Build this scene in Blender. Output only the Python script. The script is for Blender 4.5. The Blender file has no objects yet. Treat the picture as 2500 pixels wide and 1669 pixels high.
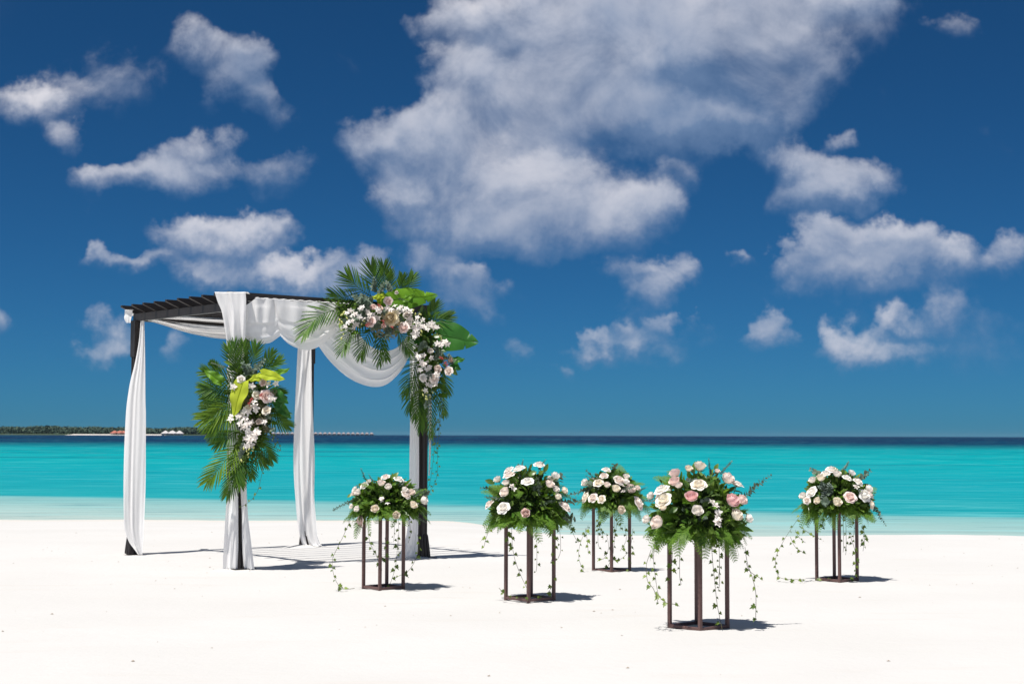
import bpy, bmesh, math, random
import numpy as np
from mathutils import Vector, Matrix, Quaternion, noise

SC = bpy.context.scene
COL = SC.collection
PI = math.pi
R = random.Random(7)

# ------------------------------------------------------------------ camera
LENS = 55.0
FPX = LENS / 36.0 * 2500.0
PITCH = math.atan((1062 - 834.5) / FPX)
ROLL = math.radians(0.18)
CAMH = 1.40
cam_d = bpy.data.cameras.new("camera"); cam_d.lens = LENS; cam_d.sensor_width = 36
cam_d.clip_start = 0.1; cam_d.clip_end = 90000
cam = bpy.data.objects.new("camera", cam_d); COL.objects.link(cam)
cam.matrix_world = Matrix.Translation((0, 0, CAMH)) @ Matrix.Rotation(PI / 2 + PITCH, 4, 'X') @ Matrix.Rotation(ROLL, 4, 'Z')
cam_d.dof.use_dof = True; cam_d.dof.focus_distance = 14.5; cam_d.dof.aperture_fstop = 7.1
SC.camera = cam
CM = cam.matrix_world.to_3x3()
CO = Vector((0, 0, CAMH))

# ------------------------------------------------------------------ light, sky, exposure
SHADOW = Vector((0.25, 0.31, -1.0)).normalized()          # the way sunlight travels
SUN_EL = math.asin(-SHADOW.z); SUN_ROT = math.atan2(-SHADOW.x, -SHADOW.y)
sl = bpy.data.lights.new("sun", 'SUN'); sl.energy = 4.6; sl.angle = math.radians(0.53); sl.color = (1.0, 0.965, 0.91)
so = bpy.data.objects.new("sun", sl); COL.objects.link(so)
so.rotation_mode = 'QUATERNION'; so.rotation_quaternion = SHADOW.to_track_quat('-Z', 'Y'); so.location = (-20, -25, 60)
vs = SC.view_settings
vs.view_transform = 'Standard'; vs.look = 'None'; vs.exposure = 0.38; vs.gamma = 1.0; vs.use_curve_mapping = False
SC.render.engine = 'CYCLES'
SC.render.resolution_x = 1024; SC.render.resolution_y = 683
SC.cycles.max_bounces = 8; SC.cycles.transparent_max_bounces = 12

class NT:
    """short hand for building node trees"""
    def __init__(s, t): s.t = t; s.L = t.links
    def n(s, typ, ins=None, **kw):
        nd = s.t.nodes.new(typ)
        for k, v in kw.items(): setattr(nd, k, v)
        if ins:
            for k, v in ins.items(): s.set(nd, k, v)
        return nd
    def set(s, nd, k, v):
        sock = nd.inputs[k]
        if isinstance(v, bpy.types.NodeSocket): s.L.new(v, sock)
        else: sock.default_value = v
    def m(s, op, a, b=0.0, c=0.0, clamp=False):
        nd = s.t.nodes.new('ShaderNodeMath'); nd.operation = op; nd.use_clamp = clamp
        for i, v in enumerate((a, b, c)):
            if isinstance(v, bpy.types.NodeSocket): s.L.new(v, nd.inputs[i])
            else: nd.inputs[i].default_value = v
        return nd.outputs[0]
    def v(s, op, a, b=None, c=None, out=0):
        nd = s.t.nodes.new('ShaderNodeVectorMath'); nd.operation = op
        for i, x in enumerate((a, b, c)):
            if x is None: continue
            if isinstance(x, bpy.types.NodeSocket): s.L.new(x, nd.inputs[i])
            else: nd.inputs[i].default_value = x
        return nd.outputs[out]
    def mix(s, f, a, b, blend='MIX'):
        nd = s.t.nodes.new('ShaderNodeMix'); nd.data_type = 'RGBA'; nd.blend_type = blend
        for i, x in ((0, f), (6, a), (7, b)):
            if isinstance(x, bpy.types.NodeSocket): s.L.new(x, nd.inputs[i])
            else: nd.inputs[i].default_value = x if i == 0 else (*x[:3], 1)
        return nd.outputs[2]
    def smooth(s, x, a, b, t0=0.0, t1=1.0):
        nd = s.t.nodes.new('ShaderNodeMapRange'); nd.interpolation_type = 'SMOOTHSTEP'
        s.L.new(x, nd.inputs[0])
        for i, v in zip((1, 2, 3, 4), (a, b, t0, t1)):
            if isinstance(v, bpy.types.NodeSocket): s.L.new(v, nd.inputs[i])
            else: nd.inputs[i].default_value = v
        return nd.outputs[0]
    def noise(s, vec, scale, detail=4, rough=0.5, dist=0.0, out='Fac'):
        nd = s.n('ShaderNodeTexNoise', {'Scale': scale, 'Detail': detail, 'Roughness': rough, 'Distortion': dist})
        if vec is not None: s.L.new(vec, nd.inputs['Vector'])
        return nd.outputs[out]
    def ramp(s, f, stops, interp='LINEAR'):
        nd = s.t.nodes.new('ShaderNodeValToRGB'); cr = nd.color_ramp; cr.interpolation = interp
        while len(cr.elements) < len(stops): cr.elements.new(0.5)
        for e, (p, c) in zip(cr.elements, stops): e.position = p; e.color = (*c[:3], 1)
        s.L.new(f, nd.inputs[0]); return nd.outputs[0]

# pixel of the photograph -> direction / point in the place
def ray(px, py):
    return (CM @ Vector(((px - 1250) / FPX, -(py - 834.5) / FPX, -1.0)))
def ground(px, py, z=0.0):
    d = ray(px, py); return CO + d * ((z - CAMH) / d.z)
def at(px, py, Y):
    d = ray(px, py); return CO + d * (Y / d.y)
def on_plane(px, py, p0, n):
    d = ray(px, py); return CO + d * ((p0 - CO).dot(n) / d.dot(n))

SKY_STRENGTH = 0.07
# clouds seen over the sea: centre, half width, half height, weight (in 2349-wide picture units, turned into directions)
CLOUDS = [
 (1200,30,190,70,1.1),(1130,-10,120,60,1),(1330,120,230,110,1.1),(1560,150,260,130,1.1),(1750,60,230,110,1.0),(1900,-20,150,60,.8),
 (1600,-20,300,80,1),(1060,160,75,70,.9),(1080,230,90,60,.7),(1250,250,200,90,1),(1500,280,250,70,1),(1690,280,80,50,.8),(1790,150,110,90,.95),(1740,230,100,70,.8),
 (880,310,90,55,.8),(1010,310,80,60,.9),(950,370,110,60,.8),(1180,410,170,90,1),(1320,470,160,90,1),(1430,500,100,60,.8),(1100,500,180,80,.8),
 (1240,540,170,55,.8),(900,470,60,60,.6),(1550,400,45,45,.55),(1000,560,160,50,.45),
 (440,80,60,60,.75),(520,130,70,70,.85),(590,130,50,60,.75),(540,200,70,50,.75),(600,250,55,45,.65),
 (40,230,80,40,.55),(300,170,90,70,.3),(150,290,50,35,.5),(160,210,120,40,.3),
 (450,350,75,55,.95),(350,400,110,45,.8),(240,400,70,40,.65),(460,420,110,45,.8),(640,400,65,55,.62),(700,345,50,25,.3),
 (440,560,85,50,.95),(540,570,90,50,.85),(630,540,60,40,.8),(300,605,80,25,.78),(235,580,25,25,.75),(480,645,110,30,.6),(650,640,60,35,.75),
 (760,640,80,40,.68),(860,640,60,30,.55),(990,620,55,40,.9),(1050,650,45,30,.75),(1060,700,100,35,.42),
 (1440,620,50,35,.8),(1510,660,60,50,.8),(1480,700,70,40,.6),(1440,750,40,20,.8),(1540,750,40,18,.8),(1480,790,150,30,.52),(1350,790,40,30,.45),
 (1800,350,60,40,.8),(1870,400,60,50,.95),(1930,320,40,30,.75),(1960,430,80,50,.85),(1900,460,90,45,.7),
 (1890,545,60,40,.9),(1860,600,80,50,.8),(1990,590,140,60,1),(2080,560,70,45,.9),(2180,590,60,40,.9),(1960,650,130,45,.8),(2100,630,130,40,.7),
 (2320,610,60,40,.72),(1800,560,30,30,.5),(1700,590,30,20,.35),
 (1760,745,40,35,.75),(1750,780,50,30,.6),(2060,740,50,30,.75),(1950,770,60,40,.7),(2000,800,120,30,.6),(1890,780,30,30,.5),(2170,710,45,45,.6),
 (2250,760,120,80,.38),(1290,845,35,25,.5),(230,740,50,45,.58),(225,785,50,25,.52),(10,740,40,50,.62),(400,790,50,30,.35),(1180,800,40,30,.35),
 (2180,35,55,35,.45),(945,30,20,25,.3)]

def make_world():
    w = bpy.data.worlds.new("World"); SC.world = w; w.use_nodes = True
    t = w.node_tree; t.nodes.clear(); N = NT(t)
    tc = N.n('ShaderNodeTexCoord').outputs['Generated']
    sep = N.n('ShaderNodeSeparateXYZ', {0: tc})
    X, Y, Z = sep.outputs
    yy = N.m('MAXIMUM', Y, 0.15)
    uv = N.n('ShaderNodeCombineXYZ', {0: N.m('DIVIDE', X, yy), 1: N.m('DIVIDE', Z, yy), 2: 0.0}).outputs[0]
    w1 = N.v('SUBTRACT', N.noise(uv, 11, 3, 0.55, out='Color'), (0.5, 0.5, 0.5))
    w2 = N.v('SUBTRACT', N.noise(uv, 42, 4, 0.6, out='Color'), (0.5, 0.5, 0.5))
    p = N.v('MULTIPLY_ADD', w1, (0.060, 0.050, 0), uv)
    p = N.v('MULTIPLY_ADD', w2, (0.036, 0.032, 0), p)
    acc = 0.0; accv = (0.0, 0.0, 0.0)
    for i, (x, y, rx, ry, wt) in enumerate(CLOUDS):
        if i and i % 8 == 0: p = N.v('MULTIPLY_ADD', acc, (1e-9, 1e-9, 1e-9), p)     # keeps the node chain in order
        k = 2500 / 2349.0
        d = ray(x * k, y * k); u0, v0 = d.x / d.y, d.z / d.y
        a, b = rx * k / FPX * 0.95, ry * k / FPX * 0.95
        q = N.v('MULTIPLY_ADD', p, (1 / a, 1 / b, 0), (-u0 / a, -v0 / b, 0))
        r2 = N.v('DOT_PRODUCT', q, q, out=1); sw = math.sqrt(min(wt*.93 + .09, 1.0))
        g = N.m('MULTIPLY_ADD', r2, -0.31 * sw, sw, clamp=True)
        g = N.m('MULTIPLY', g, g)
        acc = N.m('ADD', acc, g)
        accv = N.v('MULTIPLY_ADD', q, g, accv)
    ly = N.m('DIVIDE', N.n('ShaderNodeSeparateXYZ', {0: accv}).outputs[1], N.m('ADD', acc, 0.08))
    acc = N.m('SUBTRACT', 1.0, N.m('POWER', math.exp(-1.35), acc))
    n1 = N.noise(uv, 15, 9, 0.60, 0.3)
    nlow = N.noise(uv, 7.5, 3, 0.5, 0.4)
    front = N.smooth(Y, 0.45, 0.7)
    # soft bases, crisper tops
    S = N.m('ADD', acc, N.m('MULTIPLY', N.m('SUBTRACT', n1, 0.5), 1.45))
    hi = N.smooth(ly, -0.7, 0.5, 1.5, 0.92)
    alpha = N.m('MULTIPLY', N.smooth(S, 0.17, hi), front)
    # the same kind of cloud everywhere else in the sky
    gz = N.m('ADD', N.m('MAXIMUM', Z, 0.0), 0.16)
    gv = N.v('DIVIDE', tc, N.n('ShaderNodeCombineXYZ', {0: gz, 1: gz, 2: gz}).outputs[0])
    gn = N.noise(gv, 1.25, 8, 0.56, 0.2)
    win = N.smooth(Y, 0.78, 0.925, 1.0, 0.0)
    up = N.smooth(Z, 0.0, 0.06)
    ga = N.m('MULTIPLY', N.m('MULTIPLY', N.smooth(gn, 0.45, 0.62), win), up)
    alpha = N.m('MAXIMUM', alpha, ga)
    alpha = N.m('MULTIPLY', alpha, 0.93)
    n2 = N.noise(N.v('ADD', uv, (-0.004, 0.010, 0.0)), 15, 3, 0.52, 0.3)
    rel = N.m('MULTIPLY', N.m('SUBTRACT', n1, n2), 0.75)
    lit = N.m('ADD', N.m('MULTIPLY_ADD', ly, 0.55, 0.30), rel)
    lit = N.m('ADD', lit, N.m('MULTIPLY', N.m('SUBTRACT', nlow, 0.46), 1.5), clamp=True)
    c_lo = tuple(c / SKY_STRENGTH for c in (0.135, 0.205, 0.335)); c_hi = tuple(c / SKY_STRENGTH for c in (0.61, 0.60, 0.635))
    ccol = N.mix(lit, c_lo, c_hi)
    sky = N.n('ShaderNodeTexSky', sky_type='NISHITA')
    sky.sun_disc = False; sky.sun_elevation = SUN_EL; sky.sun_rotation = SUN_ROT
    sky.altitude = 0; sky.air_density = 0.5; sky.dust_density = 0.25; sky.ozone_density = 4.0
    sk = N.mix(1.0, sky.outputs[0], (0.125, 0.425, 0.615), 'MULTIPLY')
    col = N.mix(alpha, sk, ccol)
    bg = N.n('ShaderNodeBackground', {'Color': col, 'Strength': SKY_STRENGTH})
    out = N.n('ShaderNodeOutputWorld'); t.links.new(bg.outputs[0], out.inputs[0])
    w.cycles.sampling_method = 'MANUAL'; w.cycles.sample_map_resolution = 512
make_world()

# ------------------------------------------------------------------ helpers: objects
def tag(o, label=None, cat=None, group=None, kind=None):
    if label: o['label'] = label
    if cat: o['category'] = cat
    if group: o['group'] = group
    if kind: o['kind'] = kind
    return o
def link(name, data, parent=None, loc=None):
    o = bpy.data.objects.new(name, data); COL.objects.link(o)
    if parent: o.parent = parent
    if loc is not None: o.location = loc
    return o
def empty(name, loc):
    o = link(name, None, None, loc); o.empty_display_size = 0.2; return o

class MB:
    """collects faces of one mesh"""
    def __init__(s): s.v = []; s.f = []
    def add(s, vs, fs):
        b = len(s.v); s.v += [tuple(x) for x in vs]; s.f += [tuple(i + b for i in f) for f in fs]
    def grid(s, rows, flip=False, close=False):
        n = len(rows[0]); vs = [p for r in rows for p in r]; fs = []
        for i in range(len(rows) - 1):
            for j in range(n if close else n - 1):
                k = (j + 1) % n
                q = (i*n+j, i*n+k, (i+1)*n+k, (i+1)*n+j)
                fs.append(q[::-1] if flip else q)
        s.add(vs, fs)
    def box(s, c, ax, ay, az, sx, sy, sz, tsx=None, tsy=None):
        """oriented box centred at c, may taper to tsx, tsy at its top"""
        tsx = sx if tsx is None else tsx; tsy = sy if tsy is None else tsy
        vs = []
        for z, wx, wy in ((-sz/2, sx/2, sy/2), (sz/2, tsx/2, tsy/2)):
            for x, y in ((-1, -1), (1, -1), (1, 1), (-1, 1)):
                vs.append(Vector(c) + ax*(x*wx) + ay*(y*wy) + az*z)
        s.add(vs, [(3,2,1,0),(4,5,6,7),(0,1,5,4),(1,2,6,5),(2,3,7,6),(3,0,4,7)])
    def tube(s, pts, rad, n=5):
        pts = [Vector(p) for p in pts]; rows = []
        for i, p in enumerate(pts):
            d = (pts[min(i+1, len(pts)-1)] - pts[max(i-1, 0)]).normalized()
            a = d.orthogonal().normalized() if i == 0 else (pa - d * pa.dot(d)).normalized()
            pa = a; b = d.cross(a)
            r = rad(i / max(1, len(pts)-1)) if callable(rad) else rad
            rows.append([p + a*(r*math.cos(2*PI*k/n)) + b*(r*math.sin(2*PI*k/n)) for k in range(n)])
        s.grid(rows, close=True)
    def mesh(s, name, mat, smooth=True):
        me = bpy.data.meshes.new(name); me.from_pydata(s.v, [], s.f)
        if mat: me.materials.append(mat)
        me.polygons.foreach_set('use_smooth', [smooth] * len(me.polygons)); me.update()
        return me
    def obj(s, name, mat, parent=None, smooth=True, loc=None):
        if parent is not None and loc is None:
            o0 = Vector(parent.get('_o', (0, 0, 0)))
            s.v = [tuple(Vector(v) - o0) for v in s.v]
        return link(name, s.mesh(name, mat, smooth), parent, loc)

def thing(name, loc, label, cat, group=None):
    o = empty(name, loc); o['_o'] = list(loc); tag(o, label, cat, group); return o
def bevel(o, w, seg=2):
    bm = bmesh.new(); bm.from_mesh(o.data)
    bmesh.ops.bevel(bm, geom=bm.edges[:], offset=w, segments=seg, affect='EDGES', clamp_overlap=True)
    bm.to_mesh(o.data); bm.free()
def spline(pts, n):
    """Catmull-Rom through the points"""
    pts = [Vector(p) for p in pts]
    if len(pts) == 2: return [pts[0].lerp(pts[1], i/(n-1)) for i in range(n)]
    P = [pts[0]*2 - pts[1]] + pts + [pts[-1]*2 - pts[-2]]; out = []; m = len(pts) - 1
    for i in range(n):
        t = i / (n-1) * m; k = min(int(t), m-1); t -= k
        a, b, c, d = P[k:k+4]
        out.append(0.5*((2*b) + (c-a)*t + (2*a-5*b+4*c-d)*t*t + (3*b-a-3*c+d)*t**3))
    return out
def frame(d, up):
    """matrix whose Y axis is d and whose Z axis leans to up"""
    d = Vector(d).normalized(); up = Vector(up)
    x = d.cross(up)
    if x.length < 1e-4: x = d.orthogonal()
    x.normalize(); z = x.cross(d)
    return Matrix((x, d, z)).transposed()
def zframe(d, spin=0.0):
    d = Vector(d).normalized(); x = d.orthogonal().normalized(); y = d.cross(x)
    return Matrix((x, y, d)).transposed() @ Matrix.Rotation(spin, 3, 'Z')
def place(name, me, parent, p, rot3, sc, col=None):
    o = bpy.data.objects.new(name, me); COL.objects.link(o); o.parent = parent
    o0 = Vector(parent.get('_o', (0, 0, 0)))
    if isinstance(sc, (int, float)): sc = (sc, sc, sc)
    o.matrix_local = Matrix.Translation(Vector(p) - o0) @ rot3.to_4x4() @ Matrix.Diagonal((*sc, 1))
    if col: o.color = (*col, 1)
    return o

# ------------------------------------------------------------------ materials
def new_mat(name):
    m = bpy.data.materials.new(name); m.use_nodes = True; t = m.node_tree; t.nodes.clear()
    N = NT(t); out = N.n('ShaderNodeOutputMaterial'); return m, N, out
def principled(N, **k):
    return N.n('ShaderNodeBsdfPrincipled', {kk.replace('_', ' '): v for kk, v in k.items()})

def mat_sand():
    m, N, out = new_mat("sand"); p = N.n('ShaderNodeNewGeometry').outputs['Position']
    n1 = N.noise(p, 0.35, 5, 0.6); n2 = N.noise(p, 9, 6, 0.65); n3 = N.noise(p, 160, 3, 0.6)
    st = N.v('MULTIPLY', p, (0.5, 2.2, 1)); n4 = N.noise(st, 1.6, 5, 0.6)
    c = N.mix(N.smooth(n1, 0.3, 0.7), (0.535, 0.521, 0.504), (0.562, 0.550, 0.536))
    c = N.mix(N.m('MULTIPLY', N.smooth(n4, 0.54, 0.75), 0.6), c, (0.525, 0.495, 0.465))
    c = N.mix(N.m('MULTIPLY', N.smooth(n3, 0.66, 0.8), 0.35), c, (0.55, 0.47, 0.4))
    # damp sand near the water line
    sx = N.n('ShaderNodeSeparateXYZ', {0: p})
    wet = N.smooth(N.m('ADD', sx.outputs[2], N.m('MULTIPLY', N.m('SUBTRACT', n4, 0.5), 0.10)), -0.36, -0.27, 1.0, 0.0)
    c = N.mix(N.m('MULTIPLY', wet, 0.55), c, (0.52, 0.46, 0.39))
    b = principled(N, Base_Color=c, Roughness=0.95)
    b.inputs['Specular IOR Level'].default_value = 0.1
    bp = N.n('ShaderNodeBump', {'Strength': 0.30, 'Distance': 0.03, 'Height': N.m('ADD', N.m('MULTIPLY', n2, 0.8), N.m('MULTIPLY', n3, 0.12))})
    N.L.new(bp.outputs[0], b.inputs['Normal']); N.L.new(b.outputs[0], out.inputs[0]); return m

def mat_sea():
    m, N, out = new_mat("sea_water"); p = N.n('ShaderNodeNewGeometry').outputs['Position']
    s = N.n('ShaderNodeSeparateXYZ', {0: p}); X, Y, Z = s.outputs
    # distance offshore: the shallows end nearer on the right
    drift = N.m('MULTIPLY', N.noise(N.v('MULTIPLY', p, (0.02, 0.05, 0)), 1.0, 3, 0.5), 5.0)
    off = N.m('ADD', N.m('ADD', Y, N.m('MULTIPLY', N.m('MINIMUM', N.m('MAXIMUM', X, -60), 60), 0.36)), N.m('SUBTRACT', drift, 2.5))
    near = N.m('LOGARITHM', N.m('MAXIMUM', off, 5.0), 10.0)
    far = N.m('LOGARITHM', N.m('MAXIMUM', Y, 5.0), 10.0)
    k = N.smooth(far, 1.7, 2.1)
    lg = N.m('ADD', N.m('MULTIPLY', near, N.m('SUBTRACT', 1.0, k)), N.m('MULTIPLY', far, k))
    band = N.noise(N.n('ShaderNodeCombineXYZ', {0: N.m('MULTIPLY', X, 0.006), 1: N.m('MULTIPLY', far, 9.0), 2: 0.0}).outputs[0], 1.0, 5, 0.6)
    lg2 = N.m('ADD', lg, N.m('MULTIPLY', N.m('SUBTRACT', band, 0.5), 0.09))
    f = N.m('DIVIDE', N.m('SUBTRACT', lg2, 1.3), 1.7)
    def q(y): return (math.log10(y) - 1.3) / 1.7
    c = N.ramp(f, [(q(24), (.42, .44, .40)), (q(31), (.30, .40, .38)), (q(37.8), (.15, .335, .34)), (q(39.2), (.012, .250, .280)), (q(62), (.005, .240, .280)),
                   (q(115), (.001, .260, .283)), (q(200), (.001, .222, .250)), (q(262), (.002, .118, .148)), (q(330), (.001, .038, .078)), (q(400), (.0003, .011, .050)), (q(950), (.0003, .007, .044))])
    # sea-grass and reef streaks, then ripple highlights and dark troughs painted into the colour
    sv = N.n('ShaderNodeCombineXYZ', {0: N.m('MULTIPLY', X, 0.02), 1: N.m('MULTIPLY', far, 34.0), 2: 0.0}).outputs[0]
    reef = N.noise(sv, 1.0, 5, 0.62)
    c = N.mix(N.m('MULTIPLY', N.smooth(reef, 0.50, 0.68), N.smooth(far, 1.75, 2.2, 0.10, 0.75)), c, (.002, .10, .15))
    rv = N.n('ShaderNodeCombineXYZ', {0: N.m('MULTIPLY', X, 0.22), 1: N.m('MULTIPLY', far, 110.0), 2: 0.0}).outputs[0]
    rip = N.noise(rv, 1.0, 4, 0.65)
    c = N.mix(N.m('MULTIPLY', N.smooth(rip, 0.50, 0.66), N.smooth(far, 1.45, 1.7, 0.40, 0.13)), c, (.20, .52, .54))
    c = N.mix(N.m('MULTIPLY', N.smooth(rip, 0.48, 0.34), N.smooth(far, 1.5, 2.5, 0.35, 0.40)), c, (.0, .13, .18))
    b = principled(N, Base_Color=c, Roughness=0.4, IOR=1.33)
    b.inputs['Specular IOR Level'].default_value = 0.0
    h = N.noise(N.v('MULTIPLY', p, (0.5, 1.4, 1)), 1.3, 5, 0.6)
    bp = N.n('ShaderNodeBump', {'Strength': 0.5, 'Distance': 0.25, 'Height': h})
    N.L.new(bp.outputs[0], b.inputs['Normal'])
    gl = N.n('ShaderNodeBsdfGlossy', {'Color': (1, 1, 1, 1), 'Roughness': 0.25}); N.L.new(bp.outputs[0], gl.inputs['Normal'])
    mx = N.n('ShaderNodeMixShader', {0: 0.035, 1: b.outputs[0], 2: gl.outputs[0]}); N.L.new(mx.outputs[0], out.inputs[0]); return m

def mat_plain(name, col, rough=0.6, spec=0.3, var=0.12, scale=20, metal=0.0, objcol=False):
    m, N, out = new_mat(name); tc = N.n('ShaderNodeTexCoord').outputs['Object']
    n = N.noise(tc, scale, 5, 0.6)
    base = N.n('ShaderNodeObjectInfo').outputs['Color'] if objcol else col
    lo = N.mix(1.0, base, (1 - var,) * 3, 'MULTIPLY'); hi = N.mix(1.0, base, (1 + var,) * 3, 'MULTIPLY')
    c = N.mix(n, lo, hi)
    b = principled(N, Base_Color=c, Roughness=rough, Metallic=metal)
    b.inputs['Specular IOR Level'].default_value = spec
    bp = N.n('ShaderNodeBump', {'Strength': 0.15, 'Distance': 0.004, 'Height': n}); N.L.new(bp.outputs[0], b.inputs['Normal'])
    N.L.new(b.outputs[0], out.inputs[0]); return m

def mat_leaf(name, c1, c2, rough=0.45, trans=0.25, spec=0.35):
    m, N, out = new_mat(name)
    oi = N.n('ShaderNodeObjectInfo').outputs['Random']; isl = N.n('ShaderNodeNewGeometry').outputs['Random Per Island']
    r = N.m('FRACT', N.m('ADD', oi, isl))
    n = N.noise(N.n('ShaderNodeTexCoord').outputs['Object'], 14, 3, 0.5)
    f = N.m('ADD', N.m('MULTIPLY', r, 0.8), N.m('MULTIPLY', N.m('SUBTRACT', n, 0.4), 0.7), clamp=True)
    c = N.mix(f, c1, c2)
    b = principled(N, Base_Color=c, Roughness=rough); b.inputs['Specular IOR Level'].default_value = spec
    tl = N.n('ShaderNodeBsdfTranslucent', {'Color': N.mix(1.0, c, (1.5, 1.55, 0.7), 'MULTIPLY')})
    mx = N.n('ShaderNodeMixShader', {0: trans, 1: b.outputs[0], 2: tl.outputs[0]}); N.L.new(mx.outputs[0], out.inputs[0]); return m

def mat_petal(name):
    m, N, out = new_mat(name)
    oi = N.n('ShaderNodeObjectInfo'); tc = N.n('ShaderNodeTexCoord').outputs['Object']
    isl = N.n('ShaderNodeNewGeometry').outputs['Random Per Island']
    n = N.noise(tc, 3.5, 4, 0.6)
    base = oi.outputs['Color']
    c = N.mix(N.m('MULTIPLY', isl, 0.14), base, (0.86, 0.78, 0.62))
    c = N.mix(N.m('MULTIPLY', N.smooth(n, 0.5, 0.8), 0.25), c, N.mix(1.0, base, (0.92, 0.80, 0.74), 'MULTIPLY'))
    b = principled(N, Base_Color=c, Roughness=0.75); b.inputs['Specular IOR Level'].default_value = 0.12
    tl = N.n('ShaderNodeBsdfTranslucent', {'Color': N.mix(1.0, c, (1.0, 0.9, 0.8), 'MULTIPLY')})
    mx = N.n('ShaderNodeMixShader', {0: 0.22, 1: b.outputs[0], 2: tl.outputs[0]}); N.L.new(mx.outputs[0], out.inputs[0]); return m

def mat_cloth():
    m, N, out = new_mat("white_voile"); tc = N.n('ShaderNodeTexCoord').outputs['Object']
    n = N.noise(tc, 6, 4, 0.6)
    c = N.mix(n, (0.91, 0.90, 0.89), (0.94, 0.93, 0.925))
    d = N.n('ShaderNodeBsdfDiffuse', {'Color': c, 'Roughness': 0.6}); tl = N.n('ShaderNodeBsdfTranslucent', {'Color': c})
    wv = N.noise(N.v('MULTIPLY', tc, (60, 60, 4)), 1.0, 3, 0.6)
    bp = N.n('ShaderNodeBump', {'Strength': 0.25, 'Distance': 0.01, 'Height': wv})
    N.L.new(bp.outputs[0], d.inputs['Normal'])
    mx = N.n('ShaderNodeMixShader', {0: 0.16, 1: d.outputs[0], 2: tl.outputs[0]})
    tr = N.n('ShaderNodeBsdfTransparent')
    m2 = N.n('ShaderNodeMixShader', {0: 0.05, 1: mx.outputs[0], 2: tr.outputs[0]}); N.L.new(m2.outputs[0], out.inputs[0]); return m

M = {}
M['sand'] = mat_sand(); M['sea'] = mat_sea(); M['cloth'] = mat_cloth(); M['petal'] = mat_petal("petal")
M['frame'] = mat_plain("dark_brown_paint", (0.022, 0.018, 0.017), 0.45, 0.35, 0.25, 12)
M['stand'] = mat_plain("rusty_brown_metal", (0.125, 0.070, 0.063), 0.5, 0.35, 0.3, 40)
M['palm'] = mat_leaf("palm_leaf", (0.0286, 0.0936, 0.0156), (0.1105, 0.2145, 0.0234), 0.45, 0.3, 0.3)
M['palm_lime'] = mat_leaf("palm_leaf_light", (0.10, 0.20, 0.015), (0.19, 0.29, 0.022), 0.45, 0.32, 0.3)
M['monstera'] = mat_leaf("monstera_leaf", (0.085, 0.21, 0.014), (0.15, 0.31, 0.018), 0.5, 0.28, 0.25)
M['monstera_dark'] = mat_leaf("monstera_leaf_dark", (0.020, 0.105, 0.016), (0.045, 0.17, 0.022), 0.45, 0.2, 0.3)
M['lime'] = mat_leaf("lime_leaf", (0.38, 0.46, 0.03), (0.48, 0.56, 0.05), 0.65, 0.3, 0.15)
M['leaf'] = mat_leaf("glossy_leaf", (0.0438, 0.1025, 0.0175), (0.1562, 0.2438, 0.0350), 0.35, 0.2, 0.45)
M['filler'] = mat_leaf("filler_leaf", (0.0308, 0.0728, 0.0182), (0.1330, 0.2100, 0.0392), 0.55, 0.2, 0.25)
M['fern'] = mat_leaf("fern", (0.0580, 0.1450, 0.0203), (0.1740, 0.2972, 0.0406), 0.5, 0.3, 0.25)
M['euc'] = mat_leaf("eucalyptus", (0.0688, 0.1063, 0.0775), (0.1938, 0.2438, 0.1875), 0.6, 0.12, 0.2)
M['dusty'] = mat_leaf("dusty_miller", (0.16, 0.21, 0.18), (0.27, 0.32, 0.29), 0.7, 0.12, 0.1)
M['ivy'] = mat_leaf("ivy", (0.0517, 0.0978, 0.0207), (0.2300, 0.3105, 0.0575), 0.45, 0.25, 0.3)
M['hydr'] = mat_leaf("faded_hydrangea", (0.10, 0.105, 0.05), (0.24, 0.22, 0.14), 0.7, 0.15, 0.1)
M['stem'] = mat_plain("stem", (0.09, 0.085, 0.04), 0.7, 0.2, 0.3, 30)
M['berry'] = mat_plain("red_berry", (0.38, 0.055, 0.045), 0.3, 0.5, 0.35, 30)
M['bud'] = mat_plain("orchid_bud", (0.50, 0.52, 0.18), 0.6, 0.2, 0.2, 30)
M['core'] = mat_plain("floral_foam", (0.018, 0.032, 0.010), 0.9, 0.1, 0.5, 60)  # dark green of the hidden foam core

# ------------------------------------------------------------------ beach, sea, island
def smoothstep(a, b, x):
    t = max(0.0, min(1.0, (x - a) / (b - a))); return t*t*(3 - 2*t)
MOUNDS = []          # (x, y, radius, height) filled before the sand is built
def crest(x):
    return 22.6 + 0.9*math.sin(x*0.33 + 0.6)*smoothstep(1, 6, x) + 0.35*math.sin(x*0.9 + 1.3)*smoothstep(0, 4, x) - 1.0*smoothstep(6.5, 12, x) + 0.2*math.sin(x*0.27)
def sand_z(x, y):
    c = crest(x); s = smoothstep(-1.5, 4.5, x); slope = 0.036 + 0.10*s
    d = y - c
    z = 0.0
    if d > -2: z = -slope * (0.5*(d + math.sqrt(d*d + 0.8)))
    z += 0.016*noise.noise((x*0.35, y*0.35, 0)) + 0.007*noise.noise((x*1.3, y*1.3, 3.0)) + 0.0035*noise.noise((x*4, y*4, 7.0))
    for mx, my, r, h in MOUNDS:
        q = ((x-mx)**2 + (y-my)**2) / (r*r)
        if q < 6: z += h*math.exp(-q)*(1 + 0.5*noise.noise((x*9, y*9, 1.0)))
    return max(z, -3.0)

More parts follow.
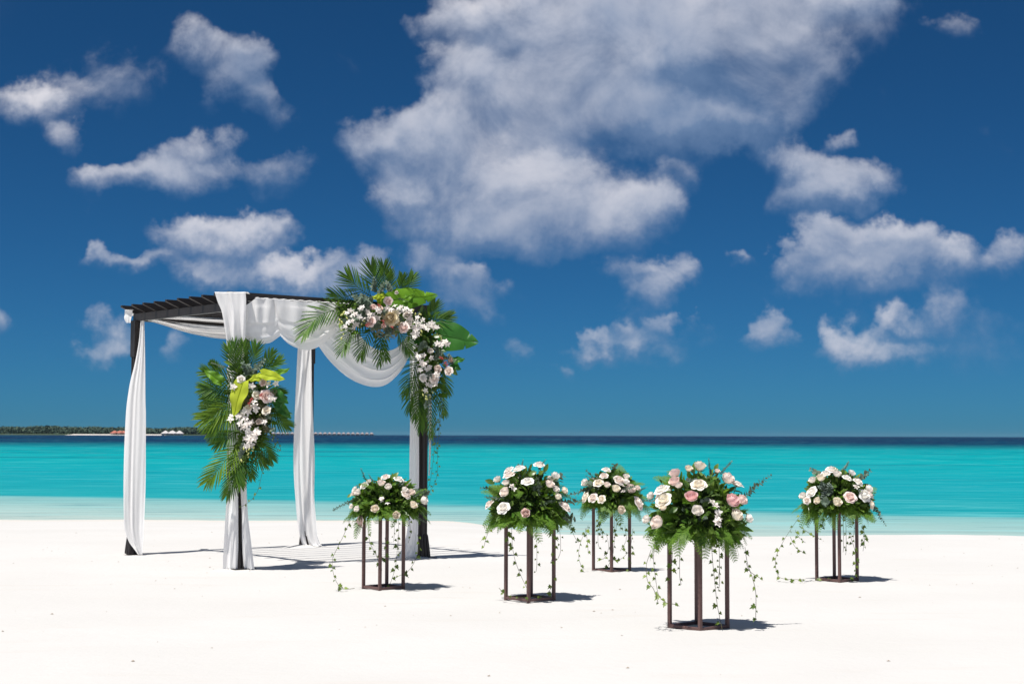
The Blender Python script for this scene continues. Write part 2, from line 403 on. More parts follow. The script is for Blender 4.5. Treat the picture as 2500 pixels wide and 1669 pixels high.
# ground spots of the posts, squared up
pA, pB, pC, pD = (ground(316, 1354), ground(590.5, 1388), ground(1036, 1361), ground(748, 1334))
cen = (pA + pB + pC + pD) / 4
e1 = ((pB - pA) + (pC - pD)).normalized()
e2 = Vector((-e1.y, e1.x, 0))
if e2.dot(pC - pB) < 0: e2 = -e2
t2 = ((pC - pB) + (pD - pA)).normalized()
bis = (e2 + t2).normalized(); e2 = bis; e1 = Vector((e2.y, -e2.x, 0))
if e1.dot(pB - pA) < 0: e1 = -e1
SIDE = ((pB-pA).length + (pC-pB).length + (pD-pC).length + (pA-pD).length) / 4
UP = Vector((0, 0, 1))
pA = cen - e1*SIDE/2 - e2*SIDE/2; pB = cen + e1*SIDE/2 - e2*SIDE/2
pC = cen + e1*SIDE/2 + e2*SIDE/2; pD = cen - e1*SIDE/2 + e2*SIDE/2
print("PERGOLA", [tuple(round(c, 2) for c in p) for p in (pA, pB, pC, pD)], round(SIDE, 3))

STANDS = []     # centre, side, rotation
for pts, side, rot in (([(882.2,1437.6),(926.6,1442.4),(989,1434.4),(944.4,1430)], .285, -0.09),
                       ([(1230.3,1462.7),(1290,1467),(1356.8,1467),(1297,1456)], .315, -0.065),
                       ([(1446,1391),(1493,1398.5),(1541,1398),(1493,1388)], .290, -0.06),
                       ([(1628.6,1534),(1710,1541),(1782,1532.6),(1700.5,1522)], .322, -0.06),
                       ([(1990,1416),(2051,1420.6),(2097,1419.6),(2036.7,1410.8)], .300, -0.075)):
    q = [ground(*p) for p in pts]; STANDS.append((sum(q, Vector())/4, side, rot))
for p in (pA, pB, pC, pD):
    for k in range(5):
        a = R.uniform(0, 2*PI); MOUNDS.append((p.x + 0.13*math.cos(a), p.y + 0.13*math.sin(a), R.uniform(.05, .10), R.uniform(.012, .028)))
for c, s, r in STANDS:
    for k in range(5):
        a = R.uniform(0, 2*PI); MOUNDS.append((c.x + 0.2*math.cos(a), c.y + 0.2*math.sin(a), R.uniform(.04, .09), R.uniform(.006, .016)))

def make_sand():
    xs = sorted(set([-420, -250, -140, -80, -50, -30, -20, -15] + [round(-12 + 0.15*i, 3) for i in range(int(24/0.15) + 1)] + [15, 20, 30, 50, 80, 140, 250, 420]))
    ys = sorted(set([-300, -120, -50, -20, -8, -3, 0, 2, 4, 5.5, 7] + [round(7.5 + 0.14*i, 3) for i in range(int(22.5/0.14) + 1)] + [31, 33, 36, 40, 46, 55, 70, 100]))
    rows = [[(x, y, sand_z(x, y)) for x in xs] for y in ys]
    mb = MB(); mb.grid(rows)
    o = mb.obj("beach_sand", M['sand']); tag(o, kind='structure')
    return o
make_sand()

SEA = -0.35
def make_sea():
    ys = [21, 25, 30, 36, 45, 60, 90, 140, 220, 400, 800, 1600, 3200, 6000, 9000, 12000]
    mb = MB(); mb.grid([[(-max(500, y*1.2), y, SEA), (0, y, SEA), (max(500, y*1.2), y, SEA)] for y in ys])
    o = mb.obj("sea", M['sea'], smooth=False); tag(o, kind='structure')
make_sea()

M['isle_tree'] = mat_leaf("island_wood", (0.042, 0.080, 0.062), (0.090, 0.125, 0.080), 0.8, 0.0, 0.1)
M['isle_sand'] = mat_plain("island_sand", (0.52, 0.48, 0.44), 0.95, 0.1, 0.1, 0.05)
M['isle_ground'] = mat_plain("island_scrub", (0.05, 0.07, 0.04), 0.95, 0.1, 0.3, 0.05)
M['villa_wall'] = mat_plain("villa_wall", (0.50, 0.44, 0.42), 0.8, 0.1, 0.15, 0.4)
M['thatch'] = mat_plain("thatch", (0.30, 0.27, 0.28), 0.95, 0.05, 0.3, 1.5)
M['red_roof'] = mat_plain("red_roof", (0.42, 0.15, 0.11), 0.8, 0.1, 0.2, 0.8)
M['pale_roof'] = mat_plain("pale_roof", (0.52, 0.49, 0.48), 0.8, 0.1, 0.15, 0.8)
M['timber'] = mat_plain("timber", (0.20, 0.165, 0.15), 0.8, 0.1, 0.3, 1.0)
ISL = 2200.0
def isl_x(px): return at(px, 1058, ISL).x
def make_island():
    # low coral island: outline from left of the picture to a thin eastern tip
    x0, x1 = isl_x(-900), isl_x(540)
    mb = MB(); rows = []; n = 60
    for i in range(n + 1):
        t = i / n; x = x0 + (x1 - x0)*t
        hw = 150*min(1, 6*t, (1-t)*5 + 0.02) + 12*noise.noise((x*0.01, 0, 0))
        yc = ISL + 150
        r = []
        for k, (fy, z) in enumerate(((-1.0, SEA - 1), (-0.95, 0.6), (-0.8, 1.4), (0.8, 1.4), (0.95, 0.6), (1.0, SEA - 1))):
            r.append((x, yc + fy*max(hw, 3) - 0, z))
        rows.append(r)
    mb.grid(rows); o = mb.obj("island", M['isle_ground']); tag(o, kind='structure')
    # wood: clumps of small leaf faces
    rng = random.Random(3); mb = MB()
    for i in range(2600):
        t = rng.random()**0.8; x = x0*0.62 + (x1 - x0*0.62)*t
        tt = (x - x0)/(x1 - x0)
        hw = 150*min(1, 6*tt, (1-tt)*5 + 0.02)
        y = ISL + 150 + rng.uniform(-0.78, -0.2)*hw if rng.random() < 0.8 else ISL + 150 + rng.uniform(-0.2, 0.6)*hw
        hmax = 14.5*(1 - 0.35*smoothstep(isl_x(330), isl_x(530), x)) * (0.85 + 0.3*noise.noise((x*0.02, 5, 0)))
        r = rng.uniform(2.0, 5.0); top = hmax*rng.uniform(0.55, 1.0)
        c = Vector((x, y, max(2.0, top - r)))
        for k in range(16):
            d = Vector((rng.gauss(0, 1), rng.gauss(0, 1), rng.gauss(0, 0.8))).normalized()
            p = c + Vector((d.x*r*1.3, d.y*r, d.z*r)); s = rng.uniform(0.7, 1.5)
            a = (d + Vector((rng.uniform(-.6, .6), rng.uniform(-.6, .6), rng.uniform(-.3, .6)))).normalized()
            b = a.orthogonal().normalized(); q = a.cross(b)
            mb.add([p + b*s, p + q*s, p - b*s, p - q*s], [(0, 1, 2, 3)])
    o = mb.obj("island_wood", M['isle_tree'], smooth=False)
    tag(o, 'dense green wood covering the low island on the horizon', 'trees', kind='stuff')
make_island()

def hut(name, loc, w, d, wall, roof, wallm, roofm, label, cat, group, stilts=0.0):
    t = thing(name, loc, label, cat, group); L = Vector(loc); X, Y = Vector((1,0,0)), Vector((0,1,0))
    mb = MB(); mb.box(L + UP*(stilts + wall/2), X, Y, UP, w, d, wall); mb.obj("wall", wallm, t, False)
    mb = MB(); z = stilts + wall
    mb.add([L + Vector((-w*.65, -d*.65, z - .2)), L + Vector((w*.65, -d*.65, z - .2)), L + Vector((w*.65, d*.65, z - .2)), L + Vector((-w*.65, d*.65, z - .2)),
            L + Vector((-w*.08, 0, z + roof)), L + Vector((w*.08, 0, z + roof))], [(0,1,5,4),(1,2,5),(2,3,4,5),(3,0,4),(3,2,1,0)])
    mb.obj("roof", roofm, t, False)
    mb = MB(); mb.box(L + Vector((0, -d*.5 - .06, stilts + wall*.45)), X, Y, UP, w*.35, .1, wall*.7); mb.obj("window", M['timber'], t, False)
    if stilts:
        for sx in (-1, 1):
            for sy in (-1, 1):
                mb = MB(); mb.box(L + Vector((sx*w*.4, sy*d*.4, stilts/2 - .6)), X, Y, UP, .35, .35, stilts + 1.2); mb.obj("stilt", M['timber'], t, False)
    return t
rngv = random.Random(11)
for i in range(22):
    px = 668 + i*11.4; Yv = 2330 + i*6
    vl = 'far stilted water villa with grey thatched roof in the row off the island tip'
    if i == 0: vl = 'far stilted water villa at the island end of the row'
    if i == 21: vl = 'far stilted water villa at the open sea end of the row'
    hut("water_villa", (at(px, 1058, Yv).x, Yv, SEA), 5.2, 6, 2.0, 2.1, M['villa_wall'], M['thatch'],
        vl, 'villa', 'row of water villas on the horizon', 1.4)
x_a, x_b = at(660, 1058, 2340).x, at(916, 1058, 2470).x
mb = MB(); mb.add([(x_a, 2344, 0.95), (x_b, 2476, 0.95), (x_b, 2479, 0.95), (x_a, 2347, 0.95), (x_a, 2344, 0.6), (x_b, 2476, 0.6), (x_b, 2479, 0.6), (x_a, 2347, 0.6)],
                  [(0,1,2,3),(7,6,5,4),(0,4,5,1),(1,5,6,2),(2,6,7,3),(3,7,4,0)])
jetty = thing("jetty", (x_a, 2345, SEA), 'long thin jetty running behind the row of far water villas', 'jetty')
mb.obj("walkway", M['timber'], jetty, False)
for i in range(24):
    f = (i + .5)/24; mb = MB(); mb.box(Vector((x_a + (x_b - x_a)*f, 2346 + 132*f, -0.1)), Vector((1,0,0)), Vector((0,1,0)), UP, .4, .4, 1.5); mb.obj("pile", M['timber'], jetty, False)
for px, w, lb in ((280, 9, 'far red roofed beach house at the end of the long white sand strip'), (293, 11, 'widest of the far red roofed beach houses, in their middle'), (302, 8, 'smallest far red roofed beach house, on the side of the pale pavilions')):
    Yv = ISL - 10; hut("beach_house", (at(px, 1058, Yv).x, Yv, 0.3), w, 7, 2.6, 3.2, M['villa_wall'], M['red_roof'],
        lb, 'house', 'red roofed houses on the island')
for px, w, lb in ((404, 9, 'far pale roofed pavilion at the end of the white sand strip'), (421, 12, 'widest far pale roofed pavilion, between two smaller ones'), (438, 9, 'far pale roofed pavilion on the side of the water villas')):
    Yv = ISL - 10; hut("beach_pavilion", (at(px, 1058, Yv).x, Yv, 0.2), w, 7, 2.4, 3.8, M['villa_wall'], M['pale_roof'],
        lb, 'pavilion', 'pale roofed pavilions on the island')
mb = MB(); 
xa, xb = at(160, 1058, ISL - 8).x, at(402, 1058, ISL - 8).x
mb.grid([[(xa + (xb-xa)*i/30, ISL - 18 + 3*noise.noise((i*.4, 0, 0)) - 10*math.sin(PI*i/30), SEA - .1) for i in range(31)],
         [(xa + (xb-xa)*i/30, ISL - 8, 1.1*min(1, 6*math.sin(PI*i/30)) - .3) for i in range(31)],
         [(xa + (xb-xa)*i/30, ISL + 25, 1.3) for i in range(31)]])
tag(mb.obj("island_beach", M['isle_sand']), kind='structure')

# ------------------------------------------------------------------ pergola
H_BEAM, BEAM_H, RAF_H = 2.803, 0.090, 0.086
pergola = thing("pergola", cen, 'dark brown square pergola with slatted roof standing on white sand', 'pergola')
def make_post(p):
    mb = MB(); hb = H_BEAM - BEAM_H
    mb.box(p + UP*(hb/2 - 0.05), e1, e2, UP, .098, .098, hb + .1)
    post = mb.obj("post", M['frame'], pergola, False); bevel(post, .008)
    o0 = Vector(pergola['_o']); post['_o'] = list(o0)
    for ax, ay in ((e1, e2), (-e1, -e2), (e2, -e1), (-e2, e1)):           # ribs down each face
        for k in (-.024, .024):
            mb = MB(); mb.box(p + ax*.050 + ay*k + UP*(hb*.5 - .05), ax, ay, UP, .008, .014, hb - .1); mb.obj("rib", M['frame'], post, False)
    # flared fluted foot
    for ax, ay in ((e1, e2), (-e1, -e2), (e2, -e1), (-e2, e1)):
        for k in (-.036, 0, .036):
            mb = MB(); rows = []
            for z, o, w in ((-.03, .092, .017), (.10, .080, .016), (.20, .067, .015), (.255, .060, .012), (.275, .052, .006)):
                c = p + UP*z + ay*(k*(1 + (.25 - z)*.9)); rows.append([c + ax*.045 - ay*w, c + ax*(o - .004) - ay*w, c + ax*o - ay*(w*.6), c + ax*o + ay*(w*.6), c + ax*(o - .004) + ay*w, c + ax*.045 + ay*w])
            mb.grid(rows); mb.obj("foot_flute", M['frame'], post, True)
    mb = MB(); mb.box(p + UP*.004, e1, e2, UP, .25, .25, .02); mb.obj("base_plate", M['frame'], post, False)
    mb = MB(); mb.box(p + UP*(hb - .205), e1, e2, UP, .118, .118, .43); b = mb.obj("top_sleeve", M['frame'], post, False); bevel(b, .006)
for p in (pA, pB, pC, pD): make_post(p)
for a, b, ax, ay, ext in ((pA, pB, e1, e2, .055), (pD, pC, e1, e2, .055), (pB, pC, e2, e1, -.03), (pA, pD, e2, e1, -.03)):
    mb = MB(); mb.box((a + b)/2 + UP*(H_BEAM - BEAM_H/2 - (0 if ext > 0 else .002)), ax, ay, UP, SIDE + 2*ext, .06 if ext > 0 else .05, BEAM_H - (0 if ext > 0 else .006))
    o = mb.obj("beam", M['frame'], pergola, False); bevel(o, .004)
NR = 10
for i in range(NR):
    t = -SIDE/2 - .02 + (SIDE + .04)*i/(NR - 1); c = cen + e1*t; hl = SIDE/2 + .20; th = .018; z0 = H_BEAM + .001; z1 = z0 + RAF_H
    prof = [(-hl, z1), (-hl, z1 - .022), (-hl + .16, z0), (hl - .16, z0), (hl, z1 - .022), (hl, z1)]
    vs = [c + e2*s + UP*z - e1*th for s, z in prof] + [c + e2*s + UP*z + e1*th for s, z in prof]
    n = len(prof); mb = MB(); mb.add(vs, [tuple(range(n)), tuple(range(2*n-1, n-1, -1))] + [(k, k+n, (k+1) % n + n, (k+1) % n) for k in range(n)])
    o = mb.obj("rafter", M['frame'], pergola, False); bm = bmesh.new(); bm.from_mesh(o.data); bmesh.ops.recalc_face_normals(bm, faces=bm.faces); bm.to_mesh(o.data); bm.free(); bevel(o, .003, 1)

# ------------------------------------------------------------------ white fabric
def curve1(ks, t):
    """smooth 1-D interpolation of (t, value...) keys"""
    for i in range(len(ks) - 1):
        if t <= ks[i+1][0] or i == len(ks) - 2:
            a, b = ks[i], ks[i+1]; f = max(0, min(1, (t - a[0])/(b[0] - a[0])))
            pa = ks[max(i-1, 0)]; pb = ks[min(i+2, len(ks)-1)]; out = []
            h = b[0] - a[0]
            for j in range(1, len(a)):
                ma = (b[j] - pa[j])/max(1e-6, b[0] - pa[0])*h; mbb = (pb[j] - a[j])/max(1e-6, pb[0] - a[0])*h
                out.append((2*f**3 - 3*f*f + 1)*a[j] + (f**3 - 2*f*f + f)*ma + (-2*f**3 + 3*f*f)*b[j] + (f**3 - f*f)*mbb)
            return out
def panel(name, rows, Y, folds, amp, parent, seed, zmin=0.004, back=None, nr=90, nc=72, lean=0.0):
    """hanging curtain: rows = (left px, right px, py) down the cloth, hung at depth Y"""
    rng = random.Random(seed); ph = rng.uniform(0, 6); ph2 = rng.uniform(0, 6)
    ks = [(r[2], r[0], r[1]) for r in rows]; y0, y1 = ks[0][0], ks[-1][0]; mb = MB(); G = []
    if back:
        l, r, = rows[0][:2]
        for dy, dz in back:
            row = []
            for j in range(nc + 1):
                s = j/nc; p = at(l + (r-l)*s, y0, Y); row.append(p + Vector((0, dy + amp*.3*math.sin(2*PI*folds*s + ph), dz)))
            G.append(row)
    for i in range(nr + 1):
        t = i/nr; py = y0 + (y1 - y0)*t; l, r = curve1(ks, py); row = []
        for j in range(nc + 1):
            s = j/nc
            s2 = s + .03*math.sin(3.1*s*2 + ph) * math.sin(PI*s)
            px = l + (r - l)*s2
            fo = folds*.62; wv = math.sin(2*PI*fo*(s + .22*noise.noise((s*2.2, t*1.6, seed + .5))) + ph + 1.5*math.sin(2.3*t + ph2)) + .28*math.sin(2*PI*fo*2.3*s + ph2 + 3*t + 2*noise.noise((s*3, t*2, seed))) + .9*noise.noise((s*3.2 + seed, t*2.2, seed))
            a = amp*.62*(.55 + .6*t)
            p = at(px, py, Y) + Vector((0, -a*wv - lean*t + .02*math.sin(6*t + ph)*(1-t), 0))
            if p.z < zmin + .01*math.sin(9*s + ph)**2: p.z = zmin + .01*math.sin(9*s + ph)**2
            row.append(p)
        G.append(row)
    mb.grid(G); return mb.obj(name, M['cloth'], parent)
def Z4(x, y): return (280 + x/3.733, 1000 + y/3.733)
def Z1(x, y): return (280 + x/4.35, 640 + y/4.35)
def Z2(x, y): return (730 + x/3.564, 620 + y/3.564)
def Z3(x, y): return (480 + x/3.735, 820 + y/3.735)
def Z5(x, y): return (790 + x/4.612, 1120 + y/4.612)
def Z6(x, y): return (1160 + x/4.127, 1100 + y/4.127)
def Z7(x, y): return (1540 + x/3.409, 1100 + y/3.409)
def Z8(x, y): return (1860 + x/4.9, 1120 + y/4.9)

cA = thing("curtain", pA, 'white sheer curtain on the bare pergola post, dark fluted foot showing below its hem', 'curtain', 'post curtains')
panel("fabric", [(343,351,772),(338,352.5,830),(327,353.5,890),(317,354,930),(310,354.5,975),(306.8,355.8,1010),(303.5,355.5,1100),(302.5,355,1190),(303.5,352.5,1265),(306,351,1293),(316,349.5,1322),(331,348.5,1343),(338,347.8,1353)],
      pA.y - .115, 3.2, .022, cA, 1)
panel("corner_wrap", [(305,324,756),(303.5,322,765),(304,320,778),(309,319,788)], pA.y - .10, 1.3, .012, cA, 2, back=[(.28, -.05), (.18, .0)], nr=14, nc=18)
cB = thing("curtain", pB, 'white curtain thrown over the pergola corner and parted round the post with the hanging garland', 'curtain', 'post curtains')
panel("fabric", [(523.5,599,712),(530,600,735),(540,599,760),(546,598,800),(550,594,850),(553,592,900)], pB.y - .27, 3.6, .035, cB, 3, back=[(.50, -.16), (.44, -.02), (.20, .012)], nr=50, lean=-.13)
panel("fabric", [(553,584,895),(555,583,1000),(554.5,582,1100),(554.6,581,1190),(550,581,1280),(546,581,1350),(544.5,580.5,1392)], pB.y - .10, 2.2, .03, cB, 4)
panel("fabric", [(583,593,895),(586,597,1000),(587,600,1100),(587,601.5,1190),(590,605,1260),(590.5,612,1320),(594,619,1378),(597,621,1391)], pB.y - .09, 1.6, .028, cB, 5)
cC = thing("curtain", pC, 'white curtain trailing to the sand beside the post with the corner garland', 'curtain', 'post curtains')
panel("fabric", [(1000,1018,770),(1000,1021,850),(1001,1022,1000),(999.5,1023,1120),(999,1022.5,1200),(994,1021,1293),(982,1020,1337),(964,1018,1363)], pC.y - .085, 2.4, .022, cC, 6)
panel("fabric", [(1046,1053,900),(1047,1054,1000),(1047,1052,1100),(1046,1049,1160)], pC.y + .07, 1.2, .012, cC, 8, nr=40, nc=20)
cD = thing("curtain", pD, 'white curtain hiding the rear pergola post, hem spread on the sand', 'curtain', 'post curtains')
panel("fabric", [(734,757,790),(727,760,850),(723,762,940),(720,764,1010),(717,768,1107),(718,768,1160),(721.5,767.5,1214),(726,772,1268),(732.5,775.5,1308),(740,786,1331),(749,800,1338)], pD.y - .10, 3.0, .026, cD, 7)

nBC = e1.copy() if e1.dot(pB - pA) > 0 else -e1        # outward of the B-C side
def bc(px, py, d): return on_plane(px, py, pB + nBC*d, nBC)
nAD = -nBC
def ad(px, py, d): return on_plane(px, py, pA + nAD*d, nAD)
def swag(name, top, bot, plane, nrm, folds, amp, parent, seed, d=.07, ns=80, nt=44, gather=0.25, pleat=0.0):
    mb = MB(); rng = random.Random(seed); ph = rng.uniform(0, 6); G = []
    kt = [(i/(len(top)-1), *p) for i, p in enumerate(top)]; kb = [(i/(len(bot)-1), *p) for i, p in enumerate(bot)]
    for i in range(nt + 1):
        t = i/nt; row = []
        for j in range(ns + 1):
            s = j/ns; a = curve1(kt, s); b = curve1(kb, s)
            tt = t + .035*math.sin(2*PI*folds*t + ph)*math.sin(PI*s)
            x = a[0] + (b[0]-a[0])*tt; y = a[1] + (b[1]-a[1])*tt
            w = math.sin(2*PI*folds*(t**1.15) + ph + .9*math.sin(PI*s*1.4 + seed)) + .5*math.sin(2*PI*folds*2.1*t + 3*s + ph) + .5*noise.noise((s*3 + seed, t*6, 0))
            w = w*(gather + (1 - gather)*math.sin(PI*s)) * (0.35 + .65*t if pleat else 1)
            if pleat: w = w*smoothstep(.35, .9, t) + pleat*math.sin(2*PI*3.2*s + 1.8*(s - .5)*t*4 + 1.2*noise.noise((s*3, t, seed)))*(1 - smoothstep(.25, .95, t))
            row.append(plane(x, y, d + amp*w + amp*1.6*math.sin(PI*t)*math.sin(PI*s)))
        G.append(row)
    mb.grid(G); return mb.obj(name, M['cloth'], parent)
sB = thing("fabric_swag", (pB + pC)/2 + UP*2.2, 'white fabric swagged in three scallops along the front beam up to the corner garland', 'drapery')
swag("scallop", [Z1(1375,470), Z1(1440,425), Z1(1510,378), Z1(1600,382), Z1(1700,390), Z1(1800,396)],
     [Z1(1372,790), Z1(1430,838), Z1(1500,872), Z1(1570,884), Z1(1660,858), Z1(1758,782)], bc, nBC, 2.8, .014, sB, 31, pleat=.7)
swag("scallop", [Z1(1690,391), Z1(1800,398), Z1(1950,408), Z1(2100,418), Z1(2250,428), Z1(2380,438)],
     [Z1(1756,778), Z1(1840,856), Z1(1950,908), Z1(2060,924), Z1(2180,885), Z1(2330,770)], bc, nBC, 3.0, .014, sB, 32, d=.085, pleat=.7)
swag("scallop", [Z2(120,430), Z2(300,520), Z2(470,640), Z2(590,780), Z2(690,834), Z2(780,842), Z2(870,800), Z2(960,690)],
     [Z2(150,770), Z2(250,905), Z2(380,1028), Z2(510,1108), Z2(650,1147), Z2(770,1122), Z2(890,1010), Z2(978,850)], bc, nBC, 3.6, .015, sB, 33, d=.05)
mb = MB()
# cloth turned over the top of the beam
rows = []
for off, dz in ((.07, 0), (.062, .006), (.052, .006), (.046, -.004)):
    rows.append([bc(*Z1(1500 + 1000*j/40, 379 + 62*j/40), .07) + nBC*(off - .07) + UP*(dz + .004*math.sin(j*1.7)) for j in range(41)])
mb.grid(rows); mb.obj("turnover", M['cloth'], sB)
sA = thing("fabric_swag", (pA + pD)/2 + UP*2.4, 'white fabric sagging under the roof slats along the far beam from the bare post', 'drapery')
swag("fabric", [(358,776),(450,774),(542,778),(640,782),(745,782)], [(366,780),(440,806),(545,825),(640,822),(745,790)], ad, nAD, 3.3, .028, sA, 34, d=-.03)
swag("fabric", [(352,776),(400,785),(470,800),(560,806),(660,800),(745,784)], [(358,782),(400,794),(470,815),(560,828),(660,818),(745,790)], ad, nAD, 2.0, .02, sA, 35, d=-.10)

# ------------------------------------------------------------------ flower and leaf meshes (unit size, shared)
def petal_patch(mb, phi, w, rfun, zfun, nu=4, nv=5, tip=.2, jit=0.0, rng=None, off=(0, 0)):
    rows = []
    for i in range(nv + 1):
        v = i/nv; row = []
        for j in range(nu + 1):
            u = -1 + 2*j/nu
            vv = v*(1 - tip*u*u)
            ang = phi + u*w*(0.45 + .55*math.sin(min(1, v*1.15)*PI*.62))
            r = rfun(vv) + .03*math.cos(u*PI)*v
            if rng: r += rng.uniform(-jit, jit)*v
            row.append(Vector((off[0] + r*math.cos(ang), off[1] + r*math.sin(ang), zfun(vv) + (rng.uniform(-jit, jit)*v if rng else 0))))
        rows.append(row)
    mb.grid(rows)
def rose_mesh(seed, openness):
    rng = random.Random(seed); mb = MB()
    layers = [(.13, 1.02, 2, 1.9, -.30), (.24, 1.05, 3, 1.3, -.22), (.38, 1.05, 3, 1.15, -.10), (.54, 1.02, 4, .95, .0), (.70, .94, 5, .80, .10), (.84, .84, 5, .76, .22)]
    if openness > .5: layers += [(.95, .70, 6, .70, .36)]
    for k, (r, h, n, w, cl) in enumerate(layers):
        ph = rng.uniform(0, 6); r *= 1 if openness > .5 else .86; cl = cl*(.4 + openness)
        for i in range(n):
            rr = r*rng.uniform(.94, 1.06); hh = h*rng.uniform(.94, 1.05) * (1.12 if openness <= .5 else 1)
            def rf(v, rr=rr, cl=cl): return rr*(math.sin(min(1, v*1.25 + .12)*PI/2)**.8) + cl*v**4
            def zf(v, hh=hh, cl=cl): return hh*v - max(0, cl)*.75*v**6 - .12
            petal_patch(mb, ph + 2*PI*i/n + rng.uniform(-.15, .15), w, rf, zf, 4, 5, .16, .012, rng)
    me = mb.mesh("rose", M['petal'])
    return me
ROSES_OPEN = [rose_mesh(s, 1.0) for s in (1, 2, 3)]; ROSES_BUD = [rose_mesh(s, .35) for s in (4, 5)]
def calyx_mesh():
    mb = MB()
    for i in range(5):
        a = 2*PI*i/5
        def rf(v): return .15 + .75*math.sin(v*PI*.45)
        def zf(v): return -.22 + .42*v
        petal_patch(mb, a, .25*(1), rf, zf, 2, 4, .5)
    mb.tube([(0, 0, -1.6), (0, 0, -.9), (0, 0, -.15)], .07, 5)
    return mb.mesh("calyx", M['leaf'])
CALYX = calyx_mesh()

def blade(mb, L, W, n=7, fold=.18, curl=.25, shape=1.0, wave=0.0, m=2):
    rows = []
    for i in range(n + 1):
        t = i/n; w = W*(math.sin(PI*t**shape)**.85) if 0 < t < 1 else 0.004
        z = -curl*L*t*t; row = []
        for j in range(-m, m + 1):
            f = j/m; row.append(Vector((w*f, L*t, z + fold*w*abs(f) + wave*math.sin(9*t + 3*f))))
        rows.append(row)
    mb.grid(rows)
def leaf_mesh(name, mat, L=1, W=.24, **k):
    mb = MB(); blade(mb, L, W, **k); return mb.mesh(name, mat)
LEAVES = [leaf_mesh("leaf", M['leaf'], 1, .25, curl=.2), leaf_mesh("leaf", M['leaf'], 1, .29, curl=.38, shape=.85), leaf_mesh("leaf", M['leaf'], 1, .2, curl=.1, fold=.35)]
def ivy_leaf_mesh():
    pts = [(0, 0), (.22, -.10), (.46, .10), (.26, .26), (.40, .52), (.16, .50), (0, 1.0), (-.16, .50), (-.40, .52), (-.26, .26), (-.46, .10), (-.22, -.10)]
    mb = MB(); vs = [(x, y, .10*abs(x) - .12*y*y) for x, y in pts] + [(0, .3, -.02)]
    mb.add(vs, [(i, (i + 1) % 12, 12) for i in range(12)]); return mb.mesh("ivy_leaf", M['ivy'], False)
IVY = ivy_leaf_mesh()
def fern_mesh(seed, droop):
    rng = random.Random(seed); mb = MB(); n = 12
    def sp(t): return Vector((.05*math.sin(2*t + seed), t*(1 - .12*droop*t), -droop*.42*t*t))
    mb.tube([sp(i/8) for i in range(9)], lambda t: .010*(1 - .8*t), 4)
    for i in range(n):
        t = .10 + .88*i/n; p = sp(t); d = (sp(min(1, t + .02)) - sp(t - .02)).normalized(); nrm = d.cross(Vector((1, 0, 0))).normalized()
        L = .36*(1 - t)**.75 + .03
        for sg in (-1, 1):
            sd = (Vector((sg, 0, 0)) + d*.55 + nrm*rng.uniform(-.12, .12)).normalized(); q = sd.cross(nrm).normalized()
            m = 6
            for k in range(m):
                u = (k + .4)/m; c = p + sd*(L*u) - Vector((0, 0, .10*L*u*u)); ll = L*.24*(1 - u*.75) + .012
                for s2 in (-1, 1):
                    dd = (q*s2 + sd*.75).normalized(); e = c + dd*ll; pw = sd*(L/m*.52)
                    mb.add([c - pw*.8, c + pw, e + pw*.25, e - pw*.3], [(0, 1, 2, 3)])
            mb.add([p + sd*(L*.95) - q*.008, p + sd*(L*1.12), p + sd*(L*.95) + q*.008], [(0, 1, 2)])
    return mb.mesh("fern_frond", M['fern'])
FERNS = [fern_mesh(1, .4), fern_mesh(2, .9), fern_mesh(3, 1.4), fern_mesh(4, .7)]
def euc_mesh(seed, leaf, gap, mat, round_=.8):
    rng = random.Random(seed); mb = MB()
    def sp(t): return Vector((.05*math.sin(2.5*t + seed), t, -.10*t*t + .02*math.sin(5*t)))
    mb.tube([sp(i/8) for i in range(9)], lambda t: .010*(1 - .6*t), 4)
    n = int(1/gap); b = Vector((1, 0, 0))
    for i in range(n):
        t = (i + 1)/n; p = sp(t); rot = Matrix.Rotation(i*PI/2 + rng.uniform(-.4, .4), 3, 'Y')
        for sg in (-1, 1):
            d = (rot @ Vector((sg, 0, 0)) + Vector((0, .55, 0))).normalized(); L = leaf*(1 - .45*t)*rng.uniform(.8, 1.15)
            R3 = frame(d, Vector((rng.uniform(-.6, .6), 1, rng.uniform(-.2, .8)))); sub = MB(); blade(sub, L, L*.5*round_, 4, .2, .1, .8, m=1)
            mb.add([p + R3 @ Vector(v) for v in sub.v], sub.f)
    return mb.mesh("eucalyptus_sprig", mat)
EUC = [euc_mesh(1, .16, .055, M['euc']), euc_mesh(2, .18, .06, M['euc'])]
EUC_BIG = [euc_mesh(3, .40, .13, M['euc'], 1.1), euc_mesh(4, .36, .12, M['euc'], 1.0)]
DUSTY = [euc_mesh(5, .34, .07, M['dusty'], .6)]
def orchid_mesh(seed):
    rng = random.Random(seed); mb = MB()
    for i in range(5):
        a = 2*PI*i/5 + PI/2; wide = .34 if i in (1, 4) else .24
        sub = MB(); blade(sub, 1.0*rng.uniform(.88, 1.05), wide, 4, .25, rng.uniform(-.15, .35), .8, m=1)
        Rz = Matrix.Rotation(a - PI/2, 3, 'Z') @ Matrix.Rotation(rng.uniform(.0, .45), 3, 'X')
        mb.add([Rz @ Vector(v) for v in sub.v], sub.f)
    sub = MB(); blade(sub, .6, .2, 4, .7, -.5, .8, m=1); Rx = Matrix.Rotation(PI, 3, 'Z') @ Matrix.Rotation(.8, 3, 'X')
    mb.add([Rx @ Vector(v) for v in sub.v], sub.f)
    return mb.mesh("orchid", M['petal'])
ORCHIDS = [orchid_mesh(s) for s in (1, 2, 3)]
def bud_mesh():
    mb = MB(); mb.tube([(0, 0, 0), (0, .15, .03), (0, .5, .06), (0, .85, .02), (0, 1, 0)], lambda t: .03 + .24*math.sin(PI*t)**.8, 6); return mb.mesh("orchid_bud", M['bud'])
BUD = bud_mesh()
